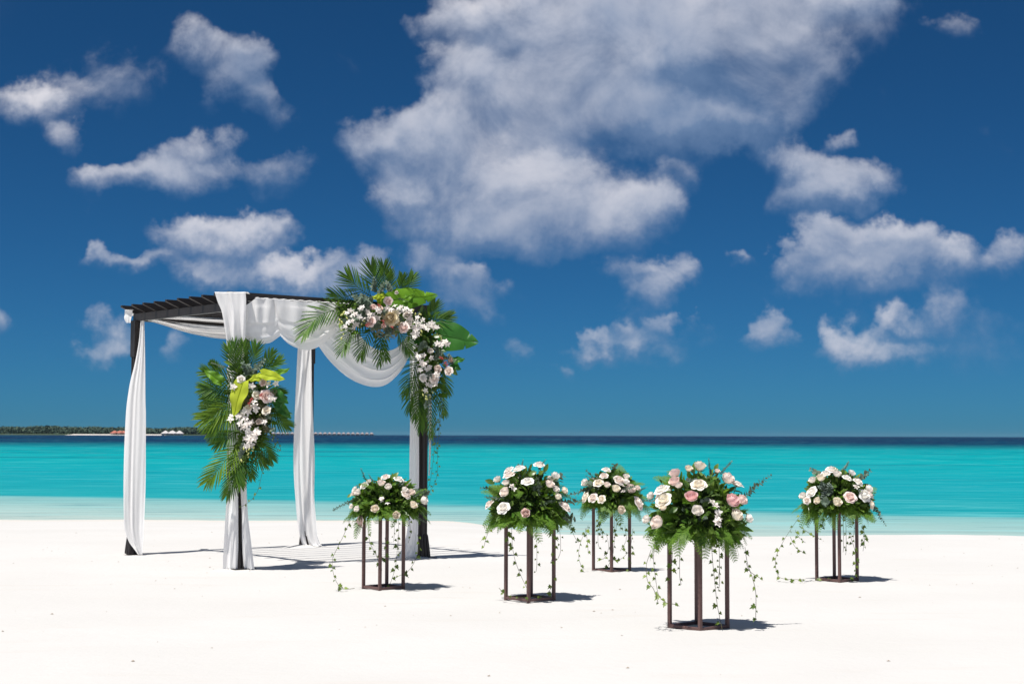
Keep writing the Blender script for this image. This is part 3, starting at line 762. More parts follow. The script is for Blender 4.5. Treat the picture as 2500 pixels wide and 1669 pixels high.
def berry_mesh(seed):
    rng = random.Random(seed); bm = bmesh.new()
    for i in range(9):
        p = Vector((rng.uniform(-1, 1), rng.uniform(-1, 1), rng.uniform(-.6, .8)))
        bmesh.ops.create_icosphere(bm, subdivisions=2, radius=rng.uniform(.26, .36), matrix=Matrix.Translation(p*.8) @ Matrix.Diagonal((1, 1, 1.15, 1)))
    me = bpy.data.meshes.new("berry_cluster"); bm.to_mesh(me); bm.free(); me.materials.append(M['berry'])
    me.polygons.foreach_set('use_smooth', [True]*len(me.polygons)); return me
BERRY = [berry_mesh(1), berry_mesh(2)]
def hydrangea_mesh(seed, n=70):
    rng = random.Random(seed); mb = MB()
    for i in range(n):
        z = rng.uniform(-.35, 1); a = rng.uniform(0, 2*PI); r = math.sqrt(max(0, 1 - z*z)); d = Vector((r*math.cos(a), r*math.sin(a), z)); p = d*rng.uniform(.85, 1.03)
        F = zframe(d + Vector((rng.uniform(-.3, .3), rng.uniform(-.3, .3), rng.uniform(-.3, .3))), rng.uniform(0, 6))
        for k in range(4):
            sub = MB(); blade(sub, .26, .10, 2, .3, -.1, .7, m=1); Rz = Matrix.Rotation(k*PI/2, 3, 'Z'); mb.add([p + F @ (Rz @ Vector(v)) for v in sub.v], sub.f)
    return mb.mesh("hydrangea", M['hydr'])
HYDR = [hydrangea_mesh(1), hydrangea_mesh(2)]

TINT = {'w': (.95, .93, .905), 'c': (.95, .90, .80), 'b': (.94, .865, .825), 'p': (.92, .77, .745), 'P': (.89, .62, .64), 'y': (.80, .70, .48), 'g': (.78, .60, .52)}
def rose(parent, p, d, r, tint, rng):
    bud = r < .028 or rng.random() < .48
    me = rng.choice(ROSES_BUD if bud else ROSES_OPEN); c = TINT[tint]
    j = rng.uniform(-.03, .03); c = tuple(max(0, min(.95, x + j)) for x in c)
    r *= 1.1 if bud else 1.0; F = zframe(d, rng.uniform(0, 6)); d = Vector(d).normalized()
    o = place("rose", me, parent, Vector(p) - d*r*.55, F, (r, r, r*rng.uniform(.95, 1.15)), c)
    q = bpy.data.objects.new("calyx", CALYX); COL.objects.link(q); q.parent = o
    return o
def orchid(parent, p, d, r, rng, tint=(.86, .82, .79)):
    F = zframe(d, 0); F = frame(UP - Vector(d).normalized()*d.z + Vector((rng.uniform(-.6, .6), 0, rng.uniform(-.5, .3))), d)
    j = rng.uniform(-.06, .05)
    return place("orchid", rng.choice(ORCHIDS), parent, p, F, r, tuple(min(.92, max(0, t + j*(1 if i else .6))) for i, t in enumerate(tint)))
def along(name, me, parent, a, b, up, sc_w=1.0):
    d = Vector(b) - Vector(a); L = d.length; return place(name, me, parent, a, frame(d, up), (L*sc_w, L, L*sc_w))

def vine(parent, pts, rng, leaf=.030, gap=.055, dense=1.0, n=60):
    P = spline(pts, n); mb = MB(); mb.tube(P, .0022, 4)
    v = mb.obj("ivy_vine", M['stem'], parent); v['_o'] = list(parent['_o'])
    L = 0; nxt = rng.uniform(.01, .04); k = 0
    for i in range(1, n):
        L += (P[i] - P[i-1]).length
        if L > nxt:
            nxt = L + gap*rng.uniform(.45, 1.6)/dense; k += 1
            t = (P[i] - P[i-1]).normalized(); side = Vector((1 if k % 2 else -1, rng.uniform(-1, .6), 0)); s = leaf*rng.uniform(.5, 1.3)
            d = (side + Vector((0, 0, -.9 + rng.uniform(-.5, .6))) + t*.3).normalized(); pos = P[i] + side.normalized()*.010*rng.uniform(.2, 1.6)
            if pos.z < .02: pos.z = .02; d.z = max(d.z, 0)
            o = place("ivy_leaf", IVY, v, pos, frame(d, Vector((rng.uniform(-.7, .7), -1, .8 + rng.uniform(-.5, .5)))), s)
    return v

def foliage(parent, name, count, sampler, size, mat, rng, wide=.26):
    """many small filler leaves in one mesh"""
    mb = MB()
    for i in range(count):
        p, d = sampler(); s = size*rng.uniform(.6, 1.35); F = frame(d, Vector((rng.uniform(-1, 1), rng.uniform(-1, 1), rng.uniform(-.2, 1))))
        sub = MB(); blade(sub, s, s*wide, 3, .25, .25, .85, m=1); mb.add([p + F @ Vector(v) for v in sub.v], sub.f)
    o = mb.obj(name, mat, parent); tag(o, kind='stuff'); return o

# ------------------------------------------------------------------ metal stands with flower domes
STAND_H = .70
def make_stand(i, label):
    c, s, rot = STANDS[i]; t = thing("flower_stand", c, label, 'stand', 'metal flower stands')
    a = rot + PI/4; ax = Vector((math.cos(a), math.sin(a), 0)); ay = Vector((-math.sin(a), math.cos(a), 0)); w = .026; h = s/2 - w/2
    for sx in (-1, 1):
        for sy in (-1, 1):
            mb = MB(); mb.box(c + ax*(sx*h) + ay*(sy*h) + UP*(STAND_H/2 - .006), ax, ay, UP, w, w, STAND_H + .012); bevel(mb.obj("leg", M['stand'], t, False), .0022, 2)
    for z, nm in ((.016, "base_rail"), (STAND_H - w/2 - .003, "top_rail")):
        for u, v in ((ax, ay), (ay, ax)):
            for sg in (-1, 1):
                mb = MB(); mb.box(c + v*(sg*h) + UP*z, u, v, UP, s - 2*w - .001, w - .003, w - .003); bevel(mb.obj(nm, M['stand'], t, False), .002, 1)
    mb = MB(); mb.box(c + UP*(STAND_H + .004), ax, ay, UP, s - .01, s - .01, .006); mb.obj("shelf", M['stand'], t, False)
    return t

def make_dome(i, Zf, roses, vines, eucs, leaves, label, top_px, left_px, right_px, extras=(), seed=0):
    c, s, rot = STANDS[i]; rng = random.Random(100 + seed); Y = c.y
    def W(x, y, dy=0.0): return at(*Zf(x, y), Y + dy)
    zt = W(*top_px).z; xl = W(*left_px).x; xr = W(*right_px).x
    cx = (xl + xr)/2; Rx = (xr - xl)/2; z0 = STAND_H + .045; Rz = zt - z0; Ry = Rx*.92
    C = Vector((cx*.6 + c.x*.4, c.y, z0))
    t = thing("flower_arrangement", c + UP*STAND_H, label, 'flowers', 'flower domes on stands')
    # hidden dark foam core, added for occlusion inside the dome
    mb = MB(); rows = []
    for a in range(9):
        th = PI*a/8; rows.append([C + Vector((Rx*.62*math.sin(th)*math.cos(2*PI*k/14), Ry*.62*math.sin(th)*math.sin(2*PI*k/14), max(-.038, Rz*.62*math.cos(th))))*(1 + .0) + Vector((0, 0, .012*noise.noise((k, a, seed)))) for k in range(14)])
    mb.grid(rows, close=True); mb.obj("foam_core", M['core'], t)
    def surf(x, z, k=1.0):
        nx = (x - C.x)/Rx; nz = (z - C.z)/Rz if z > C.z else (z - C.z)/(Rz*.6); q = 1 - nx*nx - nz*nz
        ny = -math.sqrt(max(.03, q)); return Vector((x, C.y + Ry*ny*k, z)), Vector((nx, ny*.85, nz*.9 + .5)).normalized()
    for r in roses:
        x, y, pr = r[:3]; tint = r[3]
        w0 = W(x, y); p, d = surf(w0.x, w0.z); p = at(*Zf(x, y), p.y - .07*smoothstep(.10, -.06, w0.z - C.z)); sc = pr/{Z5: 4.612, Z6: 4.127, Z7: 3.409, Z8: 4.9}[Zf]*Y/FPX
        d = (d + Vector((rng.uniform(-.3, .3), rng.uniform(-.35, .2), rng.uniform(-.3, .3)))).normalized()
        if tint == 'o':
            for k in range(3): orchid(t, p + Vector((rng.uniform(-.03, .03), -.01, rng.uniform(-.035, .035))), d + Vector((rng.uniform(-.5, .5), 0, rng.uniform(-.4, .4))), .032*rng.uniform(.8, 1.1), rng)
        else: rose(t, p + d*.022, d, sc*1.12, tint, rng)
    for k in range(15):                                                     # roses on the far side
        a = rng.uniform(.12, .88)*PI; e = rng.uniform(0, .9); d = Vector((math.cos(a)*math.cos(e), math.sin(a)*math.cos(e), math.sin(e)))
        rose(t, C + Vector((d.x*Rx*.95, d.y*Ry, d.z*Rz*.9)), d + Vector((0, 0, .2)), rng.uniform(.036, .048), rng.choice('wwcbbp'), rng)
    # filler
    def samp(k0=.45, k1=.80, lo=-.55):
        def f():
            while True:
                d = Vector((rng.gauss(0, 1), rng.gauss(0, 1), rng.gauss(0, 1))).normalized()
                if d.z > lo: break
            k = rng.uniform(k0, k1); p = C + Vector((d.x*Rx*k, d.y*Ry*k, d.z*(Rz if d.z > 0 else Rz*.55)*k))
            return p, (d + Vector((rng.uniform(-.6, .6), rng.uniform(-.6, .6), rng.uniform(-.7, .5)))).normalized()
        return f
    foliage(t, "filler_foliage", 900, samp(), .065, M['filler'], rng)
    foliage(t, "light_foliage", 320, samp(.55, .86, -.5), .07, M['fern'], rng, .2)
    f = samp(.55, .82, -.25)
    for k in range(30):
        p, d = f(); sc = rng.uniform(.08, .125); place("leaf", rng.choice(LEAVES), t, p, frame(d, (d + UP*.6 + Vector((rng.uniform(-.5, .5), 0, 0)))), sc)
    for (x0, y0, x1, y1) in leaves:
        a = W(x0, y0); pa, d = surf(a.x, a.z, .8); b = at(*Zf(x1, y1), pa.y - .02)
        along("leaf", rng.choice(LEAVES), t, at(*Zf(x0, y0), pa.y), b, Vector((rng.uniform(-.4, .4), -1, .5)), 1.1)
    # ferns: a hanging skirt and a few through the dome
    for k in range(20):
        a = 2*PI*(k + rng.uniform(-.35, .35))/20; d = Vector((math.cos(a), math.sin(a), 0)); p = C + Vector((d.x*Rx*.55, d.y*Ry*.55, rng.uniform(-.04, .05)))
        place("fern_frond", rng.choice(FERNS[1:]), t, p, frame(d + Vector((rng.uniform(-.35, .35), rng.uniform(-.35, .35), rng.uniform(-.95, .0))), UP + Vector((rng.uniform(-.8, .8), rng.uniform(-.8, .8), 0))), rng.uniform(.22, .31))
    for k in range(14):
        p, d = samp(.5, .75, -.3)(); place("fern_frond", rng.choice(FERNS), t, p, frame(d + Vector((0, 0, .1)), UP + Vector((0, -.6, 0))), rng.uniform(.17, .25))
    for e in eucs:
        pts = e[:-1]; big = e[-1]
        a = W(*pts[0]); pa, d = surf(a.x, a.z, .75); b = at(*Zf(*pts[-1]), pa.y - .03); a = at(*Zf(*pts[0]), pa.y)
        along("eucalyptus_sprig", rng.choice({0: EUC, 1: EUC_BIG, 2: DUSTY}[big]), t, a - (b - a)*.35, b, Vector((0, -1, .4)), {0: .8, 1: .8, 2: 1.0}[big])
    for k in range(9):
        p, d = samp(.45, .7, -.1)(); place("eucalyptus_sprig", rng.choice(EUC + EUC_BIG), t, p, frame(d, UP), rng.uniform(.16, .24))
    for v in vines:
        pts = []
        n = len(v); 
        for q, (x, y) in enumerate(v):
            dy = -.16 + .08*math.sin(q*1.3 + v[0][0])
            p = W(x, y, dy*(1 if q else .6))
            if p.z < .012:
                p = ground(*Zf(x, y)); p.z = .014
            pts.append(p)
        vine(t, pts, rng, .042, .05)
    for k in range(3):                                                      # runners behind
        a = rng.uniform(.2, .8)*PI; d = Vector((math.cos(a), math.sin(a), 0)); p = C + Vector((d.x*Rx*.7, d.y*Ry*.7, -.02)); z = rng.uniform(.15, .4)
        vine(t, [p, p + d*.10 - UP*.12, p + d*.12 - UP*(.6 - z), p + d*.09 - UP*(.68 - z)], rng)
    return t

make_stand(0, 'brown metal stand beside the pergola post that carries the corner garland')
make_stand(1, 'brown metal stand under the dome with broad leaves and one low pink rose')
make_stand(2, 'brown metal stand with dense ivy tangles, behind and between two other stands')
make_stand(3, 'brown metal stand under the dome with the deep pink roses, full base frame showing')
make_stand(4, 'brown metal stand with ivy runner reaching onto the sand, farthest from the pergola')

make_dome(0, Z5, [(430,697,50,'p'),(580,570,45,'c'),(808,630,42,'c'),(1000,532,45,'c'),(1110,475,50,'w'),(985,390,40,'b'),(920,415,42,'b'),(905,365,40,'w'),(840,240,40,'w'),(700,215,36,'b'),(647,292,45,'b'),(733,328,38,'w'),
    (465,310,38,'w'),(520,270,26,'w'),(370,355,38,'w'),(405,385,40,'w'),(350,405,30,'b'),(335,540,32,'b'),(393,572,35,'w'),(685,460,28,'o')],
    [[(300,690),(220,870),(150,1010),(100,1130),(105,1260),(150,1390),(230,1460),(350,1470)],[(500,820),(530,960),(600,1100),(640,1250)],[(840,850),(825,1080),(800,1250),(740,1430)],[(1060,850),(1075,980),(1040,1120),(950,1260),(810,1330)],[(690,880),(710,1050),(650,1140)]],
    [[(480,260),(430,110),0],[(545,240),(515,175),0],[(330,480),(110,560),0],[(1040,400),(1165,350),0],[(1050,660),(1155,715),0],[(850,300),(900,260),1]],
    [(770,240,820,150),(500,400,535,345),(480,390,460,330),(1000,470,1060,430),(320,395,265,425),(820,600,930,620),(1040,600,1060,540)],
    'round arrangement of cream and blush roses on the stand beside the garlanded pergola post', (700,190), (320,450), (1165,480), seed=1)
make_dome(1, Z6, [(345,210,40,'w'),(345,255,45,'b'),(445,195,45,'w'),(237,305,40,'w'),(315,340,38,'w'),(312,425,52,'b'),(530,318,44,'w'),(645,155,40,'w'),(800,275,46,'w'),(742,350,48,'b'),(805,400,36,'w'),(885,410,38,'c'),(820,475,36,'c'),
    (895,575,52,'b'),(510,630,44,'p'),(288,580,46,'w'),(155,548,40,'b'),(395,390,30,'o')],
    [[(150,770),(110,880),(90,960)],[(370,600),(370,850),(390,1050),(450,1230),(530,1400)],[(740,720),(790,880),(800,1000),(760,1130)],[(960,750),(1000,860),(1040,920)],[(810,1250),(760,1390),(690,1450),(580,1470),(400,1470),(300,1440),(240,1380)],[(330,840),(340,960)]],
    [[(470,160),(485,90),0],[(650,160),(710,90),0],[(300,490),(110,450),0],[(600,350),(600,420),1],[(640,330),(650,430),1],[(700,520),(850,500),0],[(900,680),(960,720),1]],
    [(550,190,570,130),(540,250,605,200),(690,220,735,130),(640,240,680,200),(200,330,105,290),(220,420,130,370),(230,440,140,400),(480,260,500,190),(420,300,380,270),(350,560,380,500)],
    'arrangement of blush roses with broad upright green leaves and a low pink rose', (560,125), (120,480), (930,480), seed=2)
make_dome(2, Z6, [(1320,205,32,'w'),(1300,262,30,'b'),(1122,330,42,'w'),(1245,330,38,'c'),(1325,357,33,'b'),(1448,300,40,'b'),(1520,272,32,'w'),(1510,320,35,'w'),(1415,392,42,'c'),(1560,390,48,'b'),(1625,385,28,'b'),(1120,475,38,'c'),
    (1190,480,36,'b'),(1278,492,30,'c'),(1640,530,52,'b'),(1462,595,40,'c'),(1495,375,20,'o')],
    [[(1140,750),(1060,930),(1045,1080),(1090,1200)],[(1230,700),(1260,800),(1270,870)],[(1240,720),(1290,860)],[(1320,830),(1345,970),(1300,1080),(1230,1080)],[(1430,700),(1405,900),(1385,1050),(1340,1160)],[(1590,780),(1560,980),(1480,1080),(1400,1100)],[(1510,760),(1520,900),(1460,1010)],[(1570,1000),(1550,1200)],[(1110,780),(1130,900),(1140,1040)]],
    [[(1180,290),(1120,245),0],[(1100,410),(890,440),0],[(1660,400),(1730,365),0],[(1240,280),(1215,225),0],[(1390,330),(1385,260),0]],
    [(1200,420,1190,370),(1380,270,1400,225),(1650,470,1690,440),(1450,540,1500,480)],
    'white rose arrangement with thick hanging ivy, on the stand behind the other domes', (1320,175), (1080,430), (1690,450), seed=3)
make_dome(3, Z7, [(570,150,50,'c'),(480,165,32,'c'),(375,205,48,'p'),(370,270,45,'p'),(395,305,32,'b'),(262,335,45,'w'),(185,385,34,'w'),(275,415,50,'c'),(280,480,35,'c'),(505,395,52,'P'),(567,292,45,'c'),(800,245,56,'b'),(880,290,42,'w'),
    (835,430,58,'P'),(915,420,44,'p'),(868,548,52,'c'),(965,572,40,'w'),(550,508,45,'w'),(690,455,30,'o'),(735,520,30,'o'),(700,600,30,'o'),(150,578,36,'w'),(237,605,55,'b'),(715,185,22,'b')],
    [[(200,740),(190,900),(205,1050),(230,1190),(290,1260),(370,1275)],[(170,820),(130,950),(140,1080),(190,1150),(230,1270)],[(670,740),(680,900),(700,1100),(720,1280),(760,1500)],[(950,800),(970,930),(1010,1050),(1040,1180),(1040,1390)],[(960,930),(990,1000),(1080,1060)],[(340,740),(345,900),(320,1060)]],
    [[(655,170),(655,70),0],[(760,165),(840,85),0],[(940,370),(1060,300),(1165,210),0],[(220,420),(90,405),0],[(640,400),(590,420),2],[(480,250),(540,230),2],[(450,480),(540,470),0]],
    [(670,310,690,250),(330,440,270,425),(390,470,320,510),(700,160,720,110),(700,430,750,420),(520,190,515,130),(260,270,240,235),(620,540,660,500),(640,530,600,560)],
    'arrangement with deep pink roses and a long eucalyptus stem reaching out to one side', (570,105), (130,420), (1000,480), seed=4)
make_dome(4, Z8, [(840,140,52,'w'),(895,195,50,'w'),(765,185,42,'w'),(1065,185,48,'w'),(1010,240,42,'w'),(1140,285,45,'w'),(705,245,50,'c'),(615,270,45,'w'),(600,400,52,'w'),(500,455,46,'w'),(545,500,32,'b'),(680,505,42,'c'),(890,525,55,'c'),
    (1055,465,52,'p'),(1265,370,55,'w'),(1220,440,58,'w'),(1275,430,45,'b'),(1300,550,40,'c'),(1130,360,28,'o')],
    [[(530,570),(380,790),(270,960),(175,1150),(165,1280),(200,1400),(300,1435),(520,1440)],[(400,850),(440,930),(520,1000)],[(340,930),(400,1050),(500,1120)],[(450,800),(560,880),(700,960)],[(1200,780),(1230,930),(1210,1100)],[(1190,800),(1215,920),(1190,1010)],[(1040,870),(1110,1080),(1130,1250),(1110,1400),(1070,1420)],[(640,1448),(800,1458),(940,1466),(1080,1456)],[(730,700),(720,830)]],
    [[(720,190),(600,120),1],[(1170,250),(1290,150),1],[(1310,520),(1390,650),(1480,790),0],[(760,420),(720,290),2],[(790,420),(800,300),2],[(770,380),(690,330),2],[(820,420),(830,330),2]],
    [(590,330,550,260),(1060,320,1130,290),(1000,420,980,360),(950,170,965,130),(900,330,840,310),(1180,400,1220,350)],
    'white rose arrangement with silvery grey foliage and ivy looping far out to the sand', (840,90), (455,420), (1330,430), seed=5)

# ------------------------------------------------------------------ palm, monstera and the two pergola garlands
def frond(parent, base, tip, bow, L, rng, mat, n=22, tilt=0.0, w=.011, droop=.25, spread=1.0):
    base, tip = Vector(base), Vector(tip); d = tip - base; ln = d.length
    view = Vector((tilt, -1, .15)).normalized(); side0 = d.cross(view).normalized()
    P = lambda t: base + d*t + side0*(bow*ln*math.sin(PI*t)) - UP*(droop*.25*ln*t*t) + view*(.10*ln*math.sin(PI*t))
    mb = MB(); n = max(10, int(n*.74)); w *= .78
    mb.tube([P(i/10) for i in range(11)], lambda t: .0055*(1 - .75*t), 5)
    for i in range(n):
        t = .10 + .90*i/(n - 1); p = P(t); tg = (P(min(1, t + .03)) - P(t - .03)).normalized(); nr = (view - tg*view.dot(tg)).normalized(); sd = tg.cross(nr)
        a = math.radians(68 - 48*t)*spread; l = 1.22*L*(.62 + .38*math.sin(PI*(.1 + .85*t)))*(1 - .35*max(0, t - .75)*4*.6)
        for sg in (-1, 1):
            l2 = l*rng.uniform(.88, 1.08); dr = (tg*math.cos(a) + sd*(sg*math.sin(a)) + nr*rng.uniform(-.05, .30)).normalized(); rows = []; q = p.copy(); dd = dr.copy(); k = 5
            for j in range(k + 1):
                u = j/k; ww = w*(math.sin(PI*(.12 + .86*u))**.8)*(1 if j < k else .15); cr = dd.cross(nr).normalized(); up = cr.cross(dd).normalized()
                rows.append([q - cr*ww, q + up*(-ww*.5), q + cr*ww]); dd = (dd - UP*(droop*.28*u) - nr*.05*u).normalized(); q = q + dd*(l2/k)
            mb.grid(rows)
    return mb.obj("palm_frond", mat, parent)
def big_leaf(parent, base, tip, W, mat, name="monstera_leaf", notches=(), face=(0, -1, .35), cup=.12, curl=.18, fold=.2):
    base, tip = Vector(base), Vector(tip); d = tip - base; L = d.length; F = frame(d, Vector(face)); mb = MB(); n = 46
    for sg in (-1, 1):
        rows = []
        for i in range(n + 1):
            t = i/n; w = W*(math.sin(PI*min(1, t*.93 + .07)**.72)**.75)*(1 - .1*t)
            if t > .985: w = W*.03
            for c, hw, dp in notches:
                if abs(t - c - (0 if sg > 0 else .05)) < hw: w *= dp
            row = []
            for j in range(6):
                f = j/5; x = sg*w*f; row.append(base + F @ Vector((x, L*(t - .10*f*(1 - t) + .13*f*t*(1 if notches else 0)), fold*w*f - cup*w*f*f*1.6 - curl*L*t*t + .012*math.sin(14*t)*f)))
            rows.append(row)
        mb.grid(rows, flip=sg < 0)
    mb.tube([base + F @ Vector((0, L*i/8, .004 - curl*L*(i/8)**2)) for i in range(9)], lambda t: .006*(1 - .8*t), 4)
    return mb.obj(name, mat, parent)

gC = thing("corner_garland", bc(*Z2(1000, 700), .1), 'large tropical garland of palm, monstera, orchids and roses over the pergola corner', 'garland')
rg = random.Random(55)
def gc(x, y, d=.15): return bc(*Z2(x, y), d) if Z2(x, y)[0] < 1040 else at(*Z2(x, y), pC.y - d*1.0)
for (bx, by, tx, ty, bow, L, n, mt, dep, dr) in [
    (520,480,50,650,.10,.22,30,'palm',.16,.25),(600,560,380,800,.05,.17,22,'palm',.20,.30),(650,380,430,190,-.06,.20,24,'palm',.10,.12),(690,360,630,110,.0,.17,22,'palm',.08,.10),
    (725,350,735,110,.0,.15,20,'palm',.12,.10),(800,350,790,165,.02,.10,18,'palm_lime',.14,.15),(880,350,990,185,.08,.12,18,'palm',.12,.3),(860,340,900,200,.05,.10,16,'palm',.1,.2),
    (780,640,700,910,.04,.13,16,'palm',.22,.3),(860,660,960,830,-.05,.14,16,'palm',.2,.3),(640,650,540,860,.05,.15,18,'palm',.22,.3),(700,650,760,880,.05,.12,14,'palm',.2,.3),
    (1040,570,1300,530,.10,.15,22,'palm',.12,.25),(1080,620,1180,430,.05,.13,20,'palm',.12,.2),(1090,880,930,1180,.05,.15,22,'palm',.14,.3),(1090,1030,960,1320,.06,.15,22,'palm',.16,.3),
    (1120,1130,1060,1490,.03,.14,22,'palm',.18,.2),(1170,1130,1150,1550,.02,.12,22,'palm',.18,.2),(1200,980,1290,1180,-.05,.12,18,'palm',.14,.3),(1200,1120,1260,1360,-.03,.12,18,'palm',.16,.3),
    (560,420,300,330,-.06,.16,22,'palm',.10,.2),(1060,1180,1010,1400,.0,.12,16,'palm',.2,.2)]:
    frond(gC, gc(bx, by, dep - .04), gc(tx, ty, dep + .04), bow, L*1.2, rg, M[mt], int(n*.9), rg.uniform(-.3, .3), .0095, dr, .70)
NT1 = ((.50, .012, .55), (.74, .014, .50))
big_leaf(gC, gc(800,400,.20), gc(1175,350,.22), .135, M['monstera'], notches=NT1[1:], face=(.1,-1,.30), curl=.08)
big_leaf(gC, gc(1190,690,.20), gc(1520,760,.24), .18, M['monstera_dark'], notches=NT1[1:], face=(-.1,-1,.12), curl=.06)
big_leaf(gC, gc(700,360,.2), gc(830,470,.2), .07, M['monstera'], notches=())
for a, b, w, m in (((1330,930),(1440,905),.05,'monstera_dark'),((1330,960),(1410,1000),.045,'monstera_dark'),((1310,980),(1380,1050),.04,'leaf'),((690,370),(605,390),.03,'lime'),((690,360),(775,370),.035,'lime'),((690,370),(705,450),.03,'lime'),
                   ((560,560),(540,630),.015,'lime'),((1060,930),(1170,880),.02,'monstera'),((900,400),(1010,330),.05,'monstera'),((1080,700),(1150,650),.05,'monstera_dark'),((1150,760),(1090,830),.05,'monstera_dark'),((1000,760),(1080,720),.05,'monstera_dark')):
    big_leaf(gC, gc(*a, .22), gc(*b, .24), w, M[m], "broad_leaf", face=(rg.uniform(-.3,.3),-1,.5))
def gpt(x, y, dep): return gc(x, y, dep)
def gdir(): return Vector((rg.uniform(-.55, .55), -1, rg.uniform(-.2, .7)))
for x, y, r, tn in [(645,460,30,'p'),(775,410,28,'p'),(790,550,56,'y'),(620,585,34,'p'),(905,635,36,'p'),(735,625,22,'p'),(850,335,17,'w'),(1145,845,27,'w'),(1300,1015,28,'b'),(940,530,27,'b'),(1205,1000,36,'b'),(1180,1080,32,'b'),(1080,1075,24,'w'),(700,470,22,'g'),(860,600,24,'y'),(1320,920,20,'g')]:
    p = gpt(x, y, .36); rose(gC, p, gdir(), r/3.564*p.y/FPX*1.08, tn, rg)
for x, y in [(830,455),(870,480),(930,470),(900,500),(450,490),(480,520),(610,530),(640,520),(560,560),(480,630),(445,560),(500,610),(940,560),(1010,590),(970,610),(960,570),(1000,640),(1030,600),(990,690),(1060,610),(1130,620),(1170,630),(1200,640),(1120,660),
             (1250,780),(1290,790),(1210,780),(1270,765),(1060,880),(1030,890),(1090,960),(1060,1000),(1120,1130),(1090,1060),(1150,1150),(1100,1190),(800,480),(700,500),(690,480),(560,460),(530,470),(600,560),(1040,640),(1010,660),(950,640),(985,560),(920,600),(1230,800),(1110,940),(1080,980),(1140,1100),(970,540),(1025,560),(470,580),(520,550),(590,500),(655,540),(680,560),(760,470),(815,500),(860,520),(890,460),(960,500),(1090,640),(1150,600),(1075,580),(430,600),(400,630),(1000,720),(1020,700),(1240,760),(1190,1030),(1100,1100),(1070,940),(1050,910),(1130,1060),(420,520),(1160,1110),(1120,1010),(1180,1140),(1210,1060),(1090,880),(1160,900),(1130,980)]:
    p = gpt(x + rg.uniform(-8, 8), y + rg.uniform(-8, 8), 0.37 + rg.uniform(-.03, .05)); orchid(gC, p, gdir(), .041*rg.uniform(.8, 1.15), rg)
for x, y in [(350,560),(365,580),(400,495),(385,520),(375,600),(380,650),(390,690),(375,720),(410,545),(990,500),(1015,510),(1040,520),(1000,480),(1200,690),(1225,710),(1240,725),(1080,1170),(1100,1230),(1075,1210),(1120,1190),(1140,1230),(1160,1190),(1095,1255),(1060,660),(1050,690),(545,600),(550,580)]:
    p = gpt(x, y, .35); place("orchid_bud", BUD, gC, p, frame(Vector((rg.uniform(-.6, .6), -.2, rg.uniform(-1, -.1))), Vector((0, -1, .3))), rg.uniform(.028, .042))
for x, y in [(600,605),(590,620),(730,580),(700,440),(810,635),(735,600),(1235,900),(1270,945),(1285,968),(1245,915)]:
    p = gpt(x, y, .42); place("berry_cluster", rg.choice(BERRY), gC, p, zframe(gdir(), rg.uniform(0, 6)), .018)
for x, y, r in [(700,660,.085),(800,680,.075),(660,620,.06),(1110,1050,.06),(1290,920,.06),(550,500,.06)]:
    p = gpt(x, y, .27); place("hydrangea", rg.choice(HYDR), gC, p, zframe(Vector((0, -1, -.1)), rg.uniform(0, 6)), r)
for x0, y0, x1, y1, big in [(600,470,500,370,1),(640,430,560,360,1),(560,520,420,560,1),(700,360,740,260,1),(660,340,650,220,1),(800,330,770,250,1),(780,600,760,720,1),(520,690,515,790,0),(900,760,910,840,0),(1120,1240,1130,1440,2),(1110,1200,1100,1330,2),(1150,1020,1090,1090,1),(1230,880,1190,790,1),(1180,940,1240,860,1),(1350,960,1310,880,1),(860,380,950,410,0),(580,560,520,600,1),(620,480,540,500,1),(760,520,720,470,1),(850,540,900,580,1),(700,600,640,640,1),(800,620,860,660,1),(480,560,430,600,0),(1000,540,1050,500,0),(1160,860,1110,800,1),(1100,760,1050,820,1)]:
    along("eucalyptus_sprig", rg.choice({0: EUC, 1: EUC_BIG, 2: DUSTY}[big]), gC, gpt(x0, y0, .30), gpt(x1, y1, .37), Vector((0, -1, .4)), {0: .8, 1: .9, 2: .45}[big])
path = [(400,560),(560,520),(700,560),(850,560),(980,590),(1080,680),(1120,800),(1170,920),(1150,1060),(1120,1180)]
def gs(path, conv, wd, d0, d1, rng):
    def f():
        k = rng.uniform(0, len(path) - 1.001); i = int(k); f_ = k - i
        x = path[i][0] + (path[i+1][0] - path[i][0])*f_ + rng.gauss(0, wd); y = path[i][1] + (path[i+1][1] - path[i][1])*f_ + rng.gauss(0, wd)
        return conv(x, y, rng.uniform(d0, d1)), Vector((rng.uniform(-1, 1), -rng.uniform(0, 1), rng.uniform(-.8, .8))).normalized()
    return f
foliage(gC, "filler_foliage", 1250, gs(path, gc, 42, .05, .27, rg), .075, M['filler'], rg)
foliage(gC, "light_foliage", 200, gs(path, gc, 55, .10, .28, rg), .07, M['leaf'], rg)
for k in range(40):
    p, d = gs(path, gc, 50, .12, .28, rg)(); place("leaf", rg.choice(LEAVES), gC, p, frame(d, Vector((0, -1, .5))), rg.uniform(.08, .13))
def dsp(x, y, Y): return at(x*1.0643, y*1.0643, Y)
vine(gC, [gc(1240,1230,.22), gc(1245,1350,.22), gc(1230,1450,.22), gc(1215,1560,.22)], rg, .026, .035)
vine(gC, [gc(1200,1250,.2), gc(1190,1400,.22), gc(1205,1520,.2)], rg, .026, .035)
vine(gC, [dsp(988,960,pC.y - .2), dsp(1003,1040,pC.y - .2), dsp(1000,1100,pC.y - .2), dsp(975,1140,pC.y - .2), dsp(952,1158,pC.y - .22)], rg, .028, .04)
vine(gC, [dsp(1000,960,pC.y - .2), dsp(995,1040,pC.y - .2), dsp(985,1110,pC.y - .2), dsp(968,1130,pC.y - .22)], rg, .028, .045)
